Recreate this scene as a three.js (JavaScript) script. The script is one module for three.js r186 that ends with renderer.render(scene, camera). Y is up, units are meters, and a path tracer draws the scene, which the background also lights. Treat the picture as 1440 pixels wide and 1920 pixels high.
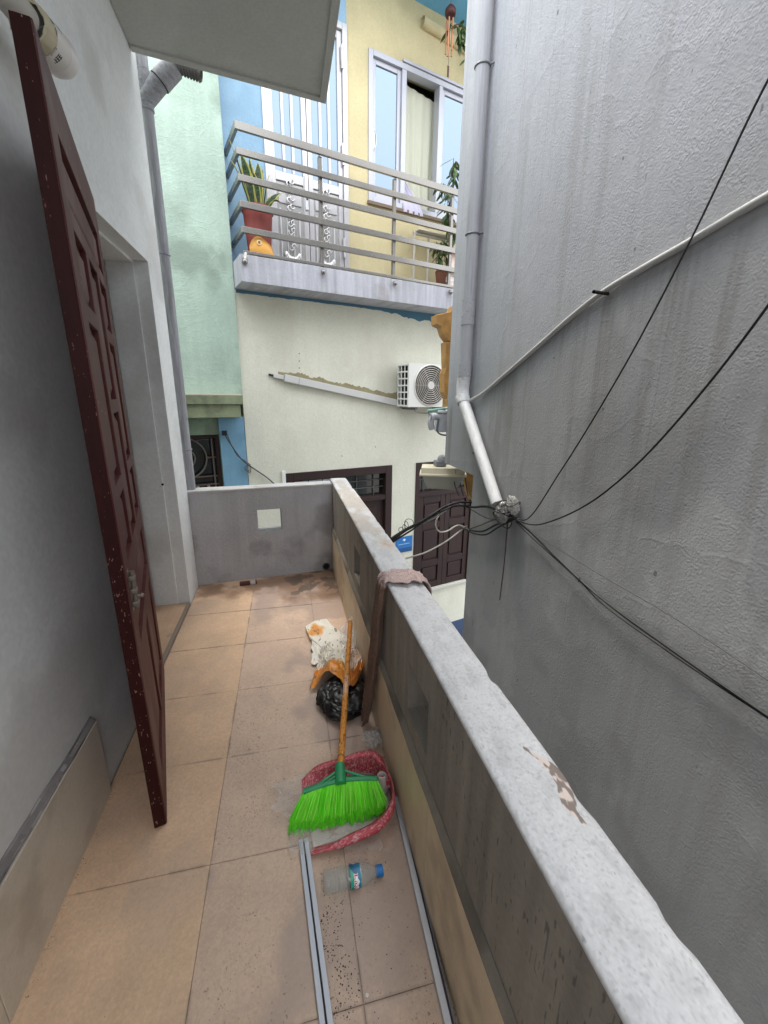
import * as THREE from 'three';
import { RoundedBoxGeometry } from 'three/addons/geometries/RoundedBoxGeometry.js';
import { mergeGeometries } from 'three/addons/utils/BufferGeometryUtils.js';

// ------------------------------------------------------------------ camera, sky, sun, exposure
const scene = new THREE.Scene();
const V = (x, y, z) => new THREE.Vector3(x, y, z);
const EYE = V(0, 1.378, 0);
const RIGHT = V(0.97473275, 0.01072874, 0.22311649), UP = V(0.04977765, 0.96329615, -0.26378536), FWD = V(0.21775734, -0.26822644, -0.93842225);
const camera = new THREE.PerspectiveCamera(101.3664, 768 / 1024, 0.02, 200);
camera.position.copy(EYE);
camera.quaternion.setFromRotationMatrix(new THREE.Matrix4().makeBasis(RIGHT, UP, FWD.clone().negate()));
camera.updateMatrixWorld(true);

{ // overcast sky: pale, slightly blue, brighter towards the zenith
  const W = 64, Hh = 32, d = new Float32Array(W * Hh * 4);
  for (let j = 0; j < Hh; j++) for (let i = 0; i < W; i++) {
    const el = ((j + 0.5) / Hh - 0.5) * Math.PI, s = Math.max(0, Math.sin(el));
    const L = el < 0 ? 0.30 : (0.55 + 0.75 * s), k = (j * W + i) * 4;
    d[k] = L * 0.955; d[k + 1] = L * 0.985; d[k + 2] = L * 1.03; d[k + 3] = 1;
  }
  const t = new THREE.DataTexture(d, W, Hh, THREE.RGBAFormat, THREE.FloatType);
  t.mapping = THREE.EquirectangularReflectionMapping; t.magFilter = t.minFilter = THREE.LinearFilter; t.needsUpdate = true;
  scene.background = t; scene.environment = t;
}
const sun = new THREE.DirectionalLight(0xfff4e6, 1.3);
sun.position.set(-0.9, 10.5, -6.3); sun.target.position.set(0.6, 0.5, -2.5);
sun.castShadow = true; sun.shadow.radius = 40; sun.shadow.mapSize.set(2048, 2048);
Object.assign(sun.shadow.camera, { left: -8, right: 8, top: 8, bottom: -8, near: 0.5, far: 30 });
scene.add(sun, sun.target);

const renderer = new THREE.WebGLRenderer({ antialias: true });
renderer.setSize(768, 1024);
renderer.shadowMap.enabled = true;
renderer.toneMapping = THREE.LinearToneMapping;
renderer.toneMappingExposure = 3.8;

// ------------------------------------------------------------------ positions from photo directions and known planes
const ray = (px, py) => FWD.clone().addScaledVector(RIGHT, (px - 720) / 786.22).addScaledVector(UP, -(py - 960) / 786.22);
const hit = (px, py, t) => EYE.clone().addScaledVector(ray(px, py), t);
const onX = (px, py, X) => hit(px, py, X / ray(px, py).x);
const onY = (px, py, Y) => hit(px, py, (Y - EYE.y) / ray(px, py).y);
const onZ = (px, py, D) => hit(px, py, -D / ray(px, py).z);
// the cream house's front: local x along it, y up, z out of it
const TH = 16.7 * Math.PI / 180, FO = V(0, 0, -5), FU = V(Math.cos(TH), 0, -Math.sin(TH)), FN = V(Math.sin(TH), 0, Math.cos(TH));
const fac = (px, py, w) => { const d = ray(px, py), t = (FO.clone().addScaledVector(FN, w).sub(EYE)).dot(FN) / d.dot(FN), p = hit(px, py, t).sub(FO); return V(p.dot(FU), p.y, w); };
const facW = (u, y, w) => FO.clone().addScaledVector(FU, u).addScaledVector(FN, w).add(V(0, y, 0));

// ------------------------------------------------------------------ small helpers
let _s = 12345; const seed = n => { _s = n >>> 0; };
const rnd = () => { _s = (_s + 0x6D2B79F5) | 0; let t = Math.imul(_s ^ (_s >>> 15), 1 | _s); t = (t + Math.imul(t ^ (t >>> 7), 61 | t)) ^ t; return ((t ^ (t >>> 14)) >>> 0) / 4294967296; };
const rr = (a, b) => a + (b - a) * rnd();
const clamp = (x, a = 0, b = 1) => Math.min(b, Math.max(a, x));
const lerp = (a, b, t) => a + (b - a) * t;
const smooth = (a, b, x) => { const t = clamp((x - a) / (b - a)); return t * t * (3 - 2 * t); };
const hash = (x, y, s) => { let h = Math.imul(x, 374761393) ^ Math.imul(y, 668265263) ^ Math.imul(s, 2147483647 ^ 0x5bd1e995); h = Math.imul(h ^ (h >>> 13), 1274126177); h ^= h >>> 16; return (h >>> 0) / 4294967296; };
function vn(x, y, s = 0, per = 0) {
  let xi = Math.floor(x), yi = Math.floor(y); let fx = x - xi, fy = y - yi; fx = fx * fx * (3 - 2 * fx); fy = fy * fy * (3 - 2 * fy);
  let x1 = xi + 1, y1 = yi + 1; if (per) { xi = ((xi % per) + per) % per; yi = ((yi % per) + per) % per; x1 = ((x1 % per) + per) % per; y1 = ((y1 % per) + per) % per; }
  const a = hash(xi, yi, s), b = hash(x1, yi, s), c = hash(xi, y1, s), d = hash(x1, y1, s);
  return a + (b - a) * fx + (c - a) * fy + (a - b - c + d) * fx * fy;
}
const fbm = (x, y, o = 4, s = 0, per = 0) => { let a = 0, k = 0.5, n = 0; for (let i = 0; i < o; i++) { a += k * vn(x, y, s + i * 17, per); n += k; x *= 2; y *= 2; per *= 2; k *= 0.5; } return a / n; };
function tex(W, H, fn, { srgb = true, rep = [1, 1] } = {}) { // fn(u, v) -> [r, g, b] 0..255 or a number 0..1
  const d = new Uint8Array(W * H * 4);
  for (let j = 0; j < H; j++) for (let i = 0; i < W; i++) {
    const c = fn((i + 0.5) / W, (j + 0.5) / H), k = (j * W + i) * 4;
    if (typeof c === 'number') d[k] = d[k + 1] = d[k + 2] = clamp(c) * 255; else { d[k] = clamp(c[0], 0, 255); d[k + 1] = clamp(c[1], 0, 255); d[k + 2] = clamp(c[2], 0, 255); }
    d[k + 3] = 255;
  }
  const t = new THREE.DataTexture(d, W, H, THREE.RGBAFormat);
  t.wrapS = t.wrapT = THREE.RepeatWrapping; t.magFilter = THREE.LinearFilter; t.minFilter = THREE.LinearMipmapLinearFilter; t.generateMipmaps = true;
  if (srgb) t.colorSpace = THREE.SRGBColorSpace; t.repeat.set(rep[0], rep[1]); t.needsUpdate = true; return t;
}
const mix3 = (a, b, t) => [lerp(a[0], b[0], t), lerp(a[1], b[1], t), lerp(a[2], b[2], t)];
const mul3 = (a, k) => [a[0] * k, a[1] * k, a[2] * k];

const used = new Map();
const numbered = n => { const c = used.get(n) || 0; used.set(n, c + 1); return c ? `${n}_${String(c).padStart(3, '0')}` : n; };
function thing(name, label, category, base = V(0, 0, 0), { f = false, turn = 0, group, kind } = {}) {
  const g = new THREE.Group(); g.name = numbered(name); g.b = base.clone ? base.clone() : V(...base); scene.add(g);
  g.position.copy(f ? facW(g.b.x, g.b.y, g.b.z) : g.b); g.rotation.y = f ? TH : turn;
  g.userData = { label }; if (category) g.userData.category = category; if (group) g.userData.group = group; if (kind) g.userData.kind = kind;
  return g;
}
function shade(m) { m.castShadow = m.receiveShadow = true; return m; }
// a part: geometry is given in the thing's frame before the base is taken off
function part(g, name, geo, mat, parent = g, label) {
  if (Array.isArray(geo)) geo = join(geo);
  geo.translate(-g.b.x, -g.b.y, -g.b.z);
  const m = shade(new THREE.Mesh(geo, mat)); m.name = name; parent.add(m); if (label) m.userData.label = label; return m;
}
function place(g, name, geo, mat, p, rot, parent = g) { // shared geometry
  const m = shade(new THREE.Mesh(geo, mat)); m.name = name; m.position.set(p.x - g.b.x, p.y - g.b.y, p.z - g.b.z); if (rot) m.rotation.set(...rot); parent.add(m); return m;
}
function single(name, geo, mat, label, category, base, { group, kind } = {}) { // a thing of one mesh
  if (Array.isArray(geo)) geo = join(geo);
  geo.translate(-base.x, -base.y, -base.z);
  const m = shade(new THREE.Mesh(geo, mat)); m.name = numbered(name); m.position.copy(base); scene.add(m);
  m.userData = {}; if (label) m.userData.label = label; if (category) m.userData.category = category; if (group) m.userData.group = group; if (kind) m.userData.kind = kind; return m;
}
function join(gs) { return mergeGeometries(gs.map(g => { const n = g.index ? g.toNonIndexed() : g.clone(); for (const k of Object.keys(n.attributes)) if (!['position', 'normal', 'uv'].includes(k)) n.deleteAttribute(k); if (!n.attributes.uv) n.setAttribute('uv', new THREE.BufferAttribute(new Float32Array(n.attributes.position.count * 2), 2)); return n; })); }
function uvBox(g) { // uv in metres by the way each face points
  if (g.index) g = g.toNonIndexed(); const p = g.attributes.position, uv = new Float32Array(p.count * 2), a = V(), b = V(), c = V();
  for (let i = 0; i < p.count; i += 3) {
    a.fromBufferAttribute(p, i); b.fromBufferAttribute(p, i + 1); c.fromBufferAttribute(p, i + 2);
    const n = b.clone().sub(a).cross(c.clone().sub(a)), ax = Math.abs(n.x), ay = Math.abs(n.y), az = Math.abs(n.z);
    [a, b, c].forEach((q, k) => { const o = (i + k) * 2; if (ay >= ax && ay >= az) { uv[o] = q.x; uv[o + 1] = q.z; } else if (ax >= az) { uv[o] = q.z; uv[o + 1] = q.y; } else { uv[o] = q.x; uv[o + 1] = q.y; } });
  }
  g.setAttribute('uv', new THREE.BufferAttribute(uv, 2)); return g;
}
const box = (x0, x1, y0, y1, z0, z1, r = 0) => { const w = Math.abs(x1 - x0), h = Math.abs(y1 - y0), d = Math.abs(z1 - z0); const g = r ? new RoundedBoxGeometry(w, h, d, 2, Math.min(r, w / 2.01, h / 2.01, d / 2.01)) : new THREE.BoxGeometry(w, h, d); g.translate((x0 + x1) / 2, (y0 + y1) / 2, (z0 + z1) / 2); return uvBox(g); };
function cyl(a, b, r1, r2 = r1, seg = 20, open = false) { const d = b.clone().sub(a), L = d.length(); const g = new THREE.CylinderGeometry(r2, r1, L, seg, 1, open); g.translate(0, L / 2, 0); g.applyQuaternion(new THREE.Quaternion().setFromUnitVectors(V(0, 1, 0), d.normalize())); g.translate(a.x, a.y, a.z); return g; }
function tube(pts, r, seg = 40, rad = 8) { return new THREE.TubeGeometry(new THREE.CatmullRomCurve3(pts, false, 'centripetal'), seg, r, rad, false); }
function ext(shape, depth, bevel = 0) { return new THREE.ExtrudeGeometry(shape, bevel ? { depth: depth - 2 * bevel, bevelEnabled: true, bevelThickness: bevel, bevelSize: bevel, bevelOffset: -bevel, bevelSegments: 2, curveSegments: 16 } : { depth, bevelEnabled: false, curveSegments: 16 }); }
function poly(pts) { const s = new THREE.Shape(); pts.forEach((p, i) => i ? s.lineTo(p[0], p[1]) : s.moveTo(p[0], p[1])); s.closePath(); return s; }
const rectPath = (x0, x1, y0, y1) => { const p = new THREE.Path(); p.moveTo(x0, y0); p.lineTo(x0, y1); p.lineTo(x1, y1); p.lineTo(x1, y0); p.closePath(); return p; };
// shape drawn with x = depth, extruded towards -x or +x from the plane X
function sideways(g, X, dir) { const p = g.attributes.position; for (let i = 0; i < p.count; i++) { const s = p.getX(i), y = p.getY(i), e = p.getZ(i); p.setXYZ(i, X + dir * e, y, -s); } if (dir < 0) flip(g); g.computeVertexNormals(); return uvBox(g); }
function flip(g) { if (g.index) { const a = g.index.array; for (let i = 0; i < a.length; i += 3) { const t = a[i]; a[i] = a[i + 1]; a[i + 1] = t; } } else for (const k of Object.keys(g.attributes)) { const at = g.attributes[k], n = at.itemSize, a = at.array; for (let i = 0; i < at.count; i += 3) for (let j = 0; j < n; j++) { const t = a[i * n + j]; a[i * n + j] = a[(i + 1) * n + j]; a[(i + 1) * n + j] = t; } } return g; }
// a thin sheet: rows of points (all the same length), given a thickness
function sheet(rows, thick = 0.0015) {
  const n = rows.length, m = rows[0].length, pos = [], uv = [], idx = [], nor = [];
  const P = (i, j) => rows[clamp(i, 0, n - 1)][clamp(j, 0, m - 1)];
  for (let i = 0; i < n; i++) for (let j = 0; j < m; j++) { const a = P(i, j + 1).clone().sub(P(i, j - 1)), b = P(i + 1, j).clone().sub(P(i - 1, j)); nor.push(a.cross(b).normalize()); }
  for (const s of [1, -1]) for (let i = 0; i < n; i++) for (let j = 0; j < m; j++) { const q = rows[i][j].clone().addScaledVector(nor[i * m + j], s * thick / 2); pos.push(q.x, q.y, q.z); uv.push(j / (m - 1), i / (n - 1)); }
  const N = n * m; for (let i = 0; i < n - 1; i++) for (let j = 0; j < m - 1; j++) { const a = i * m + j, b = a + 1, c = a + m, d = c + 1; idx.push(a, b, d, a, d, c, N + a, N + d, N + b, N + a, N + c, N + d); }
  for (let i = 0; i < n - 1; i++) for (const j of [0, m - 1]) { const a = i * m + j, c = a + m; if (j) idx.push(a, N + a, N + c, a, N + c, c); else idx.push(a, c, N + c, a, N + c, N + a); }
  for (let j = 0; j < m - 1; j++) for (const i of [0, n - 1]) { const a = i * m + j, b = a + 1; if (i) idx.push(a, b, N + b, a, N + b, N + a); else idx.push(a, N + a, N + b, a, N + b, b); }
  const g = new THREE.BufferGeometry(); g.setAttribute('position', new THREE.Float32BufferAttribute(pos, 3)); g.setAttribute('uv', new THREE.Float32BufferAttribute(uv, 2)); g.setIndex(idx); g.computeVertexNormals(); return g;
}

// ------------------------------------------------------------------ materials
const M = {};
const std = (c, rough = 0.7, o = {}) => new THREE.MeshStandardMaterial({ color: c, roughness: rough, ...o });
const phys = (c, rough, o = {}) => new THREE.MeshPhysicalMaterial({ color: c, roughness: rough, ...o });
// plaster relief, one metre square: trowel marks and sand grain
const bumpPlaster = tex(512, 512, (u, v) => { const g = vn(u * 200, v * 200, 3, 200) * 0.28 + vn(u * 90, v * 90, 4, 90) * 0.2; const l = fbm(u * 8, v * 8, 4, 9, 8); const r = 1 - Math.abs(2 * fbm(u * 6 + 0.3 * l, v * 10, 3, 21, 0) - 1); return 0.2 + g * 0.7 + l * 0.35 + Math.pow(r, 14) * 0.2; }, { srgb: false });
const bumpSmooth = tex(256, 256, (u, v) => 0.35 + 0.25 * vn(u * 110, v * 110, 3, 110) + 0.4 * fbm(u * 5, v * 5, 3, 8, 5), { srgb: false });
const clone = (t, sx, sy) => { const c = t.clone(); c.repeat.set(sx, sy); c.needsUpdate = true; return c; };
// painted plaster: blotches, rain streaks, fine specks, over `size` metres
function paint(base, { size = 2.4, amp = 0.07, streak = 0.05, dirt = [90, 88, 80], dirtAmt = 0.12, speck = 0.0, sd = 1, res = 512, bump = bumpPlaster, bs = 0.004, rough = 0.88, pale = 0, ticks = 0 } = {}) {
  const t = tex(res, res, (u, v) => {
    const P = 8, b = fbm(u * P, v * P, 5, sd, P) - 0.5, st = fbm(u * 48, v * 3, 3, sd + 5, 0), wrap = smooth(0, 0.08, v) * smooth(0, 0.08, 1 - v);
    let k = 1 + amp * 2 * b + streak * (st - 0.5) * wrap + (vn(u * 256, v * 256, sd + 9, 256) - 0.5) * 0.05;
    let c = mul3(base, k); const d = smooth(0.52, 0.75, fbm(u * 6, v * 6, 5, sd + 31, 6)) * dirtAmt; c = mix3(c, dirt, d);
    if (ticks && vn(u * 420, v * 60, sd + 61) * (0.6 + 0.4 * fbm(u * 7, v * 7, 3, sd + 63)) > 1 - ticks) c = mul3(c, 0.76);
    if (pale) c = mix3(c, [225, 226, 224], pale * smooth(0.58, 0.66, fbm(u * 12, v * 12, 4, sd + 77, 12)));
    if (speck && vn(u * 180, v * 180, sd + 55, 180) > 1 - speck) c = mul3(c, 0.72); return c;
  }, { rep: [1 / size, 1 / size] });
  return std(0xffffff, rough, { map: t, bumpMap: bump, bumpScale: bs });
}

// ================================================================== SETTING
const LX = -0.694, SKX = -0.674, RX = 0.327, RSX = 0.315, ROX = 0.447, TOPY = 0.735, FARD = 3.19;
// alley floor far below the balcony
{
  const m = paint([118, 116, 112], { size: 3, amp: 0.2, dirtAmt: 0.5, sd: 71 });
  const g = uvBox(new THREE.PlaneGeometry(60, 60).rotateX(-Math.PI / 2).translate(0, -2.7, -3)); 
  single('alley_ground', g, m, 'grey concrete floor of the narrow alley below the balcony', null, V(0, -2.7, -3), { kind: 'structure' });
}
// balcony floor: slab, and every tile a piece of its own
{
  const X0 = -0.2898, Z0 = 1.0295, T = 0.4;
  const D0 = -1.6, D1 = 3.34;
  const fl = thing('balcony_floor', 'balcony floor of square beige tiles', null, V(0, 0, 0), { kind: 'structure' });
  part(fl, 'slab', box(-0.69, ROX - 0.004, -0.16, -0.0035, -D1 + 0.04, -D0), paint([150, 132, 114], { size: 1, sd: 40, dirtAmt: 0.4 }));
  const ft = tex(512, 2048, (u, v) => { // u across -0.70..0.34, v = depth -1.6..3.3
    const x = lerp(-0.70, 0.34, u), d = lerp(-1.6, 3.3, v);
    const col = x < X0 ? 0 : x < X0 + T ? 1 : 2, row = Math.floor((d - Z0) / T);
    const th = hash(col + 3, row + 50, 7);
    let c = mul3(col ? mix3([200, 174, 152], [194, 168, 150], th) : mix3([210, 178, 147], [205, 172, 142], th), 0.985 + 0.03 * th);
    const b = fbm(x * 9, d * 9, 5, 3) - 0.5, f = vn(x * 330, d * 330, 5) - 0.5, f2 = vn(x * 150, d * 150, 6) - 0.5;
    c = mul3(c, 1 + 0.14 * b + 0.07 * f + 0.06 * f2);
    // patches of trodden grey dust
    const du = col ? fbm(x * 6, d * 5, 4, 11) : 0.25;
    c = mix3(c, [160, 142, 132], 0.6 * smooth(0.42, 0.62, fbm(x * 5, d * 4, 5, 13)) * (col ? 1 : 0.35));
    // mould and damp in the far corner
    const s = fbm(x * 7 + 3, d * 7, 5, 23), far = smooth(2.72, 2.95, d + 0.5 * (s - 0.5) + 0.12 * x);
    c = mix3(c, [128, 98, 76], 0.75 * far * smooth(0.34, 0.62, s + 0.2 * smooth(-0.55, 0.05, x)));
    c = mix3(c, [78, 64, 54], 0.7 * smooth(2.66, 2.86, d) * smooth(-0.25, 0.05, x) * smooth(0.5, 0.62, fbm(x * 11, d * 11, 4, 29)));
    // grime caught along the joints and edges
    const ex = Math.min(Math.abs(x - X0), Math.abs(x - X0 - T)), ez = Math.abs((d - Z0) / T - Math.round((d - Z0) / T)) * T, e = Math.min(ex, ez);
    c = mix3(c, [120, 104, 94], 0.4 * smooth(0.008, 0.0, e) * smooth(0.45, 0.65, fbm(x * 14, d * 14, 3, 33)));
    // dark specks
    const sp = vn(x * 260, d * 260, 41) + 0.25 * (du - 0.3); if (sp > 1.0) c = mul3(c, 0.7);
    return c;
  });
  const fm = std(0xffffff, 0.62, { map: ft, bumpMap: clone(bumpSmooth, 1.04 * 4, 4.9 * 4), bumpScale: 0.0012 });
  const xs = [[SKX - 0.012, X0], [X0, X0 + T], [X0 + T, RSX + 0.01]];
  for (let j = -7; j < 6; j++) for (let c = 0; c < 3; c++) {
    const a = Z0 + j * T, b = Math.min(a + T, 3.3); if (a > 3.25) continue;
    const jx = 0.0007, dy = (hash(c, j + 60, 5) - 0.5) * 0.0016;
    const g = new RoundedBoxGeometry(xs[c][1] - xs[c][0] - 2 * jx, 0.010, b - a - 2 * jx, 1, 0.0009);
    g.translate((xs[c][0] + xs[c][1]) / 2, -0.005 + dy, -(a + b) / 2);
    const p = g.attributes.position, uv = g.attributes.uv; for (let i = 0; i < p.count; i++) uv.setXY(i, (p.getX(i) + 0.70) / 1.04, (-p.getZ(i) + 1.6) / 4.9);
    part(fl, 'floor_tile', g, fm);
  }
}
// grit and specks swept against the bars and the joints
{
  seed(77); const gs = [], o = new THREE.TetrahedronGeometry(1, 0);
  const add = (x, d, r) => { const g = o.clone(); g.scale(r * rr(0.7, 1.6), r * 0.6, r * rr(0.7, 1.4)); g.rotateY(rnd() * 6.3); g.translate(x, r * 0.3, -d); gs.push(g); };
  for (let i = 0; i < 330; i++) { const d = rr(0.45, 0.98), t = Math.pow(rnd(), 1.8); add(lerp(0.035, 0.27, t), d, rr(0.0006, 0.0019)); }
  for (let i = 0; i < 260; i++) { const d = rr(0.45, 0.85); add(0.04 + 0.05 * Math.pow(rnd(), 2) + 0.02 * Math.sin(d * 30), d, rr(0.001, 0.0024)); }
  for (let i = 0; i < 110; i++) add(rr(-0.3, 0.28), rr(0.4, 1.5), rr(0.0005, 0.0015));
  for (let i = 0; i < 60; i++) add(rr(-0.66, 0.25), rr(0.4, 3.0), rr(0.0006, 0.0016));
  for (let i = 0; i < 120; i++) { const d = rr(0.6, 2.0); add(SKX + 0.004 + 0.02 * rnd() * rnd(), d, rr(0.0008, 0.002)); }
  for (let i = 0; i < 160; i++) add(rr(-0.06, 0.02), rr(1.02, 1.22), rr(0.0006, 0.0016));
  single('floor_grit', gs, std(0x4a3b31, 0.95), 'dark grit and dust specks scattered over the beige tiles', 'grit', V(0.1, 0, -0.9), { kind: 'stuff' });
}

// ================================================================== OUR HOUSE (left)
{
  const wm = paint([226, 229, 229], { size: 2.6, amp: 0.035, streak: 0.02, dirt: [160, 156, 150], dirtAmt: 0.28, sd: 3, bump: bumpSmooth, bs: 0.0016, rough: 0.8 });
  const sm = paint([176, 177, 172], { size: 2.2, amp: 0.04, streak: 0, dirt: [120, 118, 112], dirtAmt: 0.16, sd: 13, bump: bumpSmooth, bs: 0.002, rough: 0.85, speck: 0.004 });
  const h = thing('white_house', 'white painted house wall with an open doorway beside the tiled balcony', 'house', V(LX, 0, -1));
  const D0 = -1.7, D1 = 3.085, DA = 1.97, DB = 2.812, HEAD = 2.072;
  const s = poly([[D0, -0.3], [D1, -0.3], [D1, 3.30], [D0, 3.30]]); s.holes.push(rectPath(DA, DB, 0.0, HEAD));
  part(h, 'wall', sideways(ext(s, 0.23), LX, -1), wm);
  // plain plaster lining of the doorway, set a little inside the opening
  const fr = poly([[DA, 0], [DA, HEAD], [DB, HEAD], [DB, 0], [DB - 0.012, 0], [DB - 0.012, HEAD - 0.014], [DA + 0.012, HEAD - 0.014], [DA + 0.012, 0]]);
  part(h, 'door_lining', sideways(ext(fr, 0.14, 0.003), LX - 0.075, -1), wm);
  part(h, 'threshold', box(LX - 0.25, LX - 0.003, -0.02, 0.008, -DB + 0.002, -DA - 0.002, 0.003), paint([196, 162, 132], { size: 0.8, sd: 17, dirtAmt: 0.4, bump: bumpSmooth, bs: 0.001 }));
  part(h, 'threshold_edge', box(LX - 0.018, LX + 0.004, -0.01, 0.013, -DB + 0.014, -DA - 0.01, 0.003), std(0x8a7a6c, 0.7));
  // room behind the doorway
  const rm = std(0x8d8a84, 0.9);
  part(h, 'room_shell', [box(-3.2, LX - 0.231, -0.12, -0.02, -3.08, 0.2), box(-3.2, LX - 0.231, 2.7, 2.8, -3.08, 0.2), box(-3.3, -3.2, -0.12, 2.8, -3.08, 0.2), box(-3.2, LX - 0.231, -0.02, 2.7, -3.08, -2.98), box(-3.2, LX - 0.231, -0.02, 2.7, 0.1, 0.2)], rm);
  part(h, 'outer_block', [box(-4.2, LX - 0.231, 2.81, 3.30, -3.08, 1.7), box(-4.2, -3.31, -2.7, 2.81, -3.08, 1.7), box(-3.31, LX - 0.231, -2.7, -0.13, -3.08, 1.7)], wm);
  // slab of the balcony above, skewed end, drip lip along its edges
  const sl = poly([[LX + 0.002, -1.7], [LX + 0.002, 3.0], [0.34, 3.165], [0.34, -1.7]]);
  const toFloor = (g, y) => { const p = g.attributes.position; for (let i = 0; i < p.count; i++) { const x = p.getX(i), d = p.getY(i), e = p.getZ(i); p.setXYZ(i, x, y + e, -d); } g.computeVertexNormals(); return uvBox(g); };
  const so = part(h, 'upper_balcony_slab', toFloor(ext(sl, 0.15, 0.004), 3.112), sm);
  const lip = poly([[LX + 0.004, 2.955], [0.298, 3.112], [0.298, -1.69], [0.337, -1.69], [0.337, 3.161], [LX + 0.004, 2.996]]);
  part(h, 'drip_lip', toFloor(ext(lip, 0.012, 0.002), 3.100), sm, so);
  part(h, 'added_rear_blocker', box(LX + 0.002, RX - 0.013, 0.002, 1.25, 1.58, 1.7), wm);  // unseen low wall, added to cut the light from behind the balcony
  // skirting tiles along the foot of the wall
  const km = paint([206, 196, 180], { size: 1.1, amp: 0.05, streak: 0, dirt: [130, 118, 104], dirtAmt: 0.3, sd: 19, bump: bumpSmooth, bs: 0.0008, rough: 0.55 });
  for (const [a, b] of [[-1.0, -0.42], [-0.418, 0.178], [0.18, 0.772], [0.774, 1.366]]) part(h, 'skirting_tile', box(LX + 0.001, SKX, 0.001, 0.305 + 0.02 * (1.366 - b), -b, -a, 0.002), km);
  // torn mortar bed above the skirting
  seed(5); const rows = []; for (let i = 0; i <= 90; i++) { const d = lerp(-1.0, 1.366, i / 90), t = 0.305 + 0.02 * (1.366 - d), k = 0.004 + 0.012 * fbm(d * 9, 1, 3, 2) + (rnd() < 0.08 ? 0.008 : 0), o = 0.012 + 0.006 * fbm(d * 14, 4, 3, 4); rows.push([V(LX + 0.001, t + k + 0.006, -d), V(LX + 0.004, t + k, -d), V(LX + o, t + 0.004, -d), V(LX + o + 0.002, t - 0.002, -d)]); }
  part(h, 'mortar_bed', uvBox(sheet(rows, 0.002)), paint([136, 130, 128], { size: 0.5, amp: 0.2, dirtAmt: 0.6, dirt: [70, 66, 64], pale: 0.35, sd: 23 }));
  // dark fixing hole in the reveal
  part(h, 'fixing_hole', cyl(V(LX - 0.07, 0.83, -2.7995), V(LX - 0.07, 0.83, -2.79), 0.006, 0.007, 10), std(0x15110f, 0.9));
}

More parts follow.
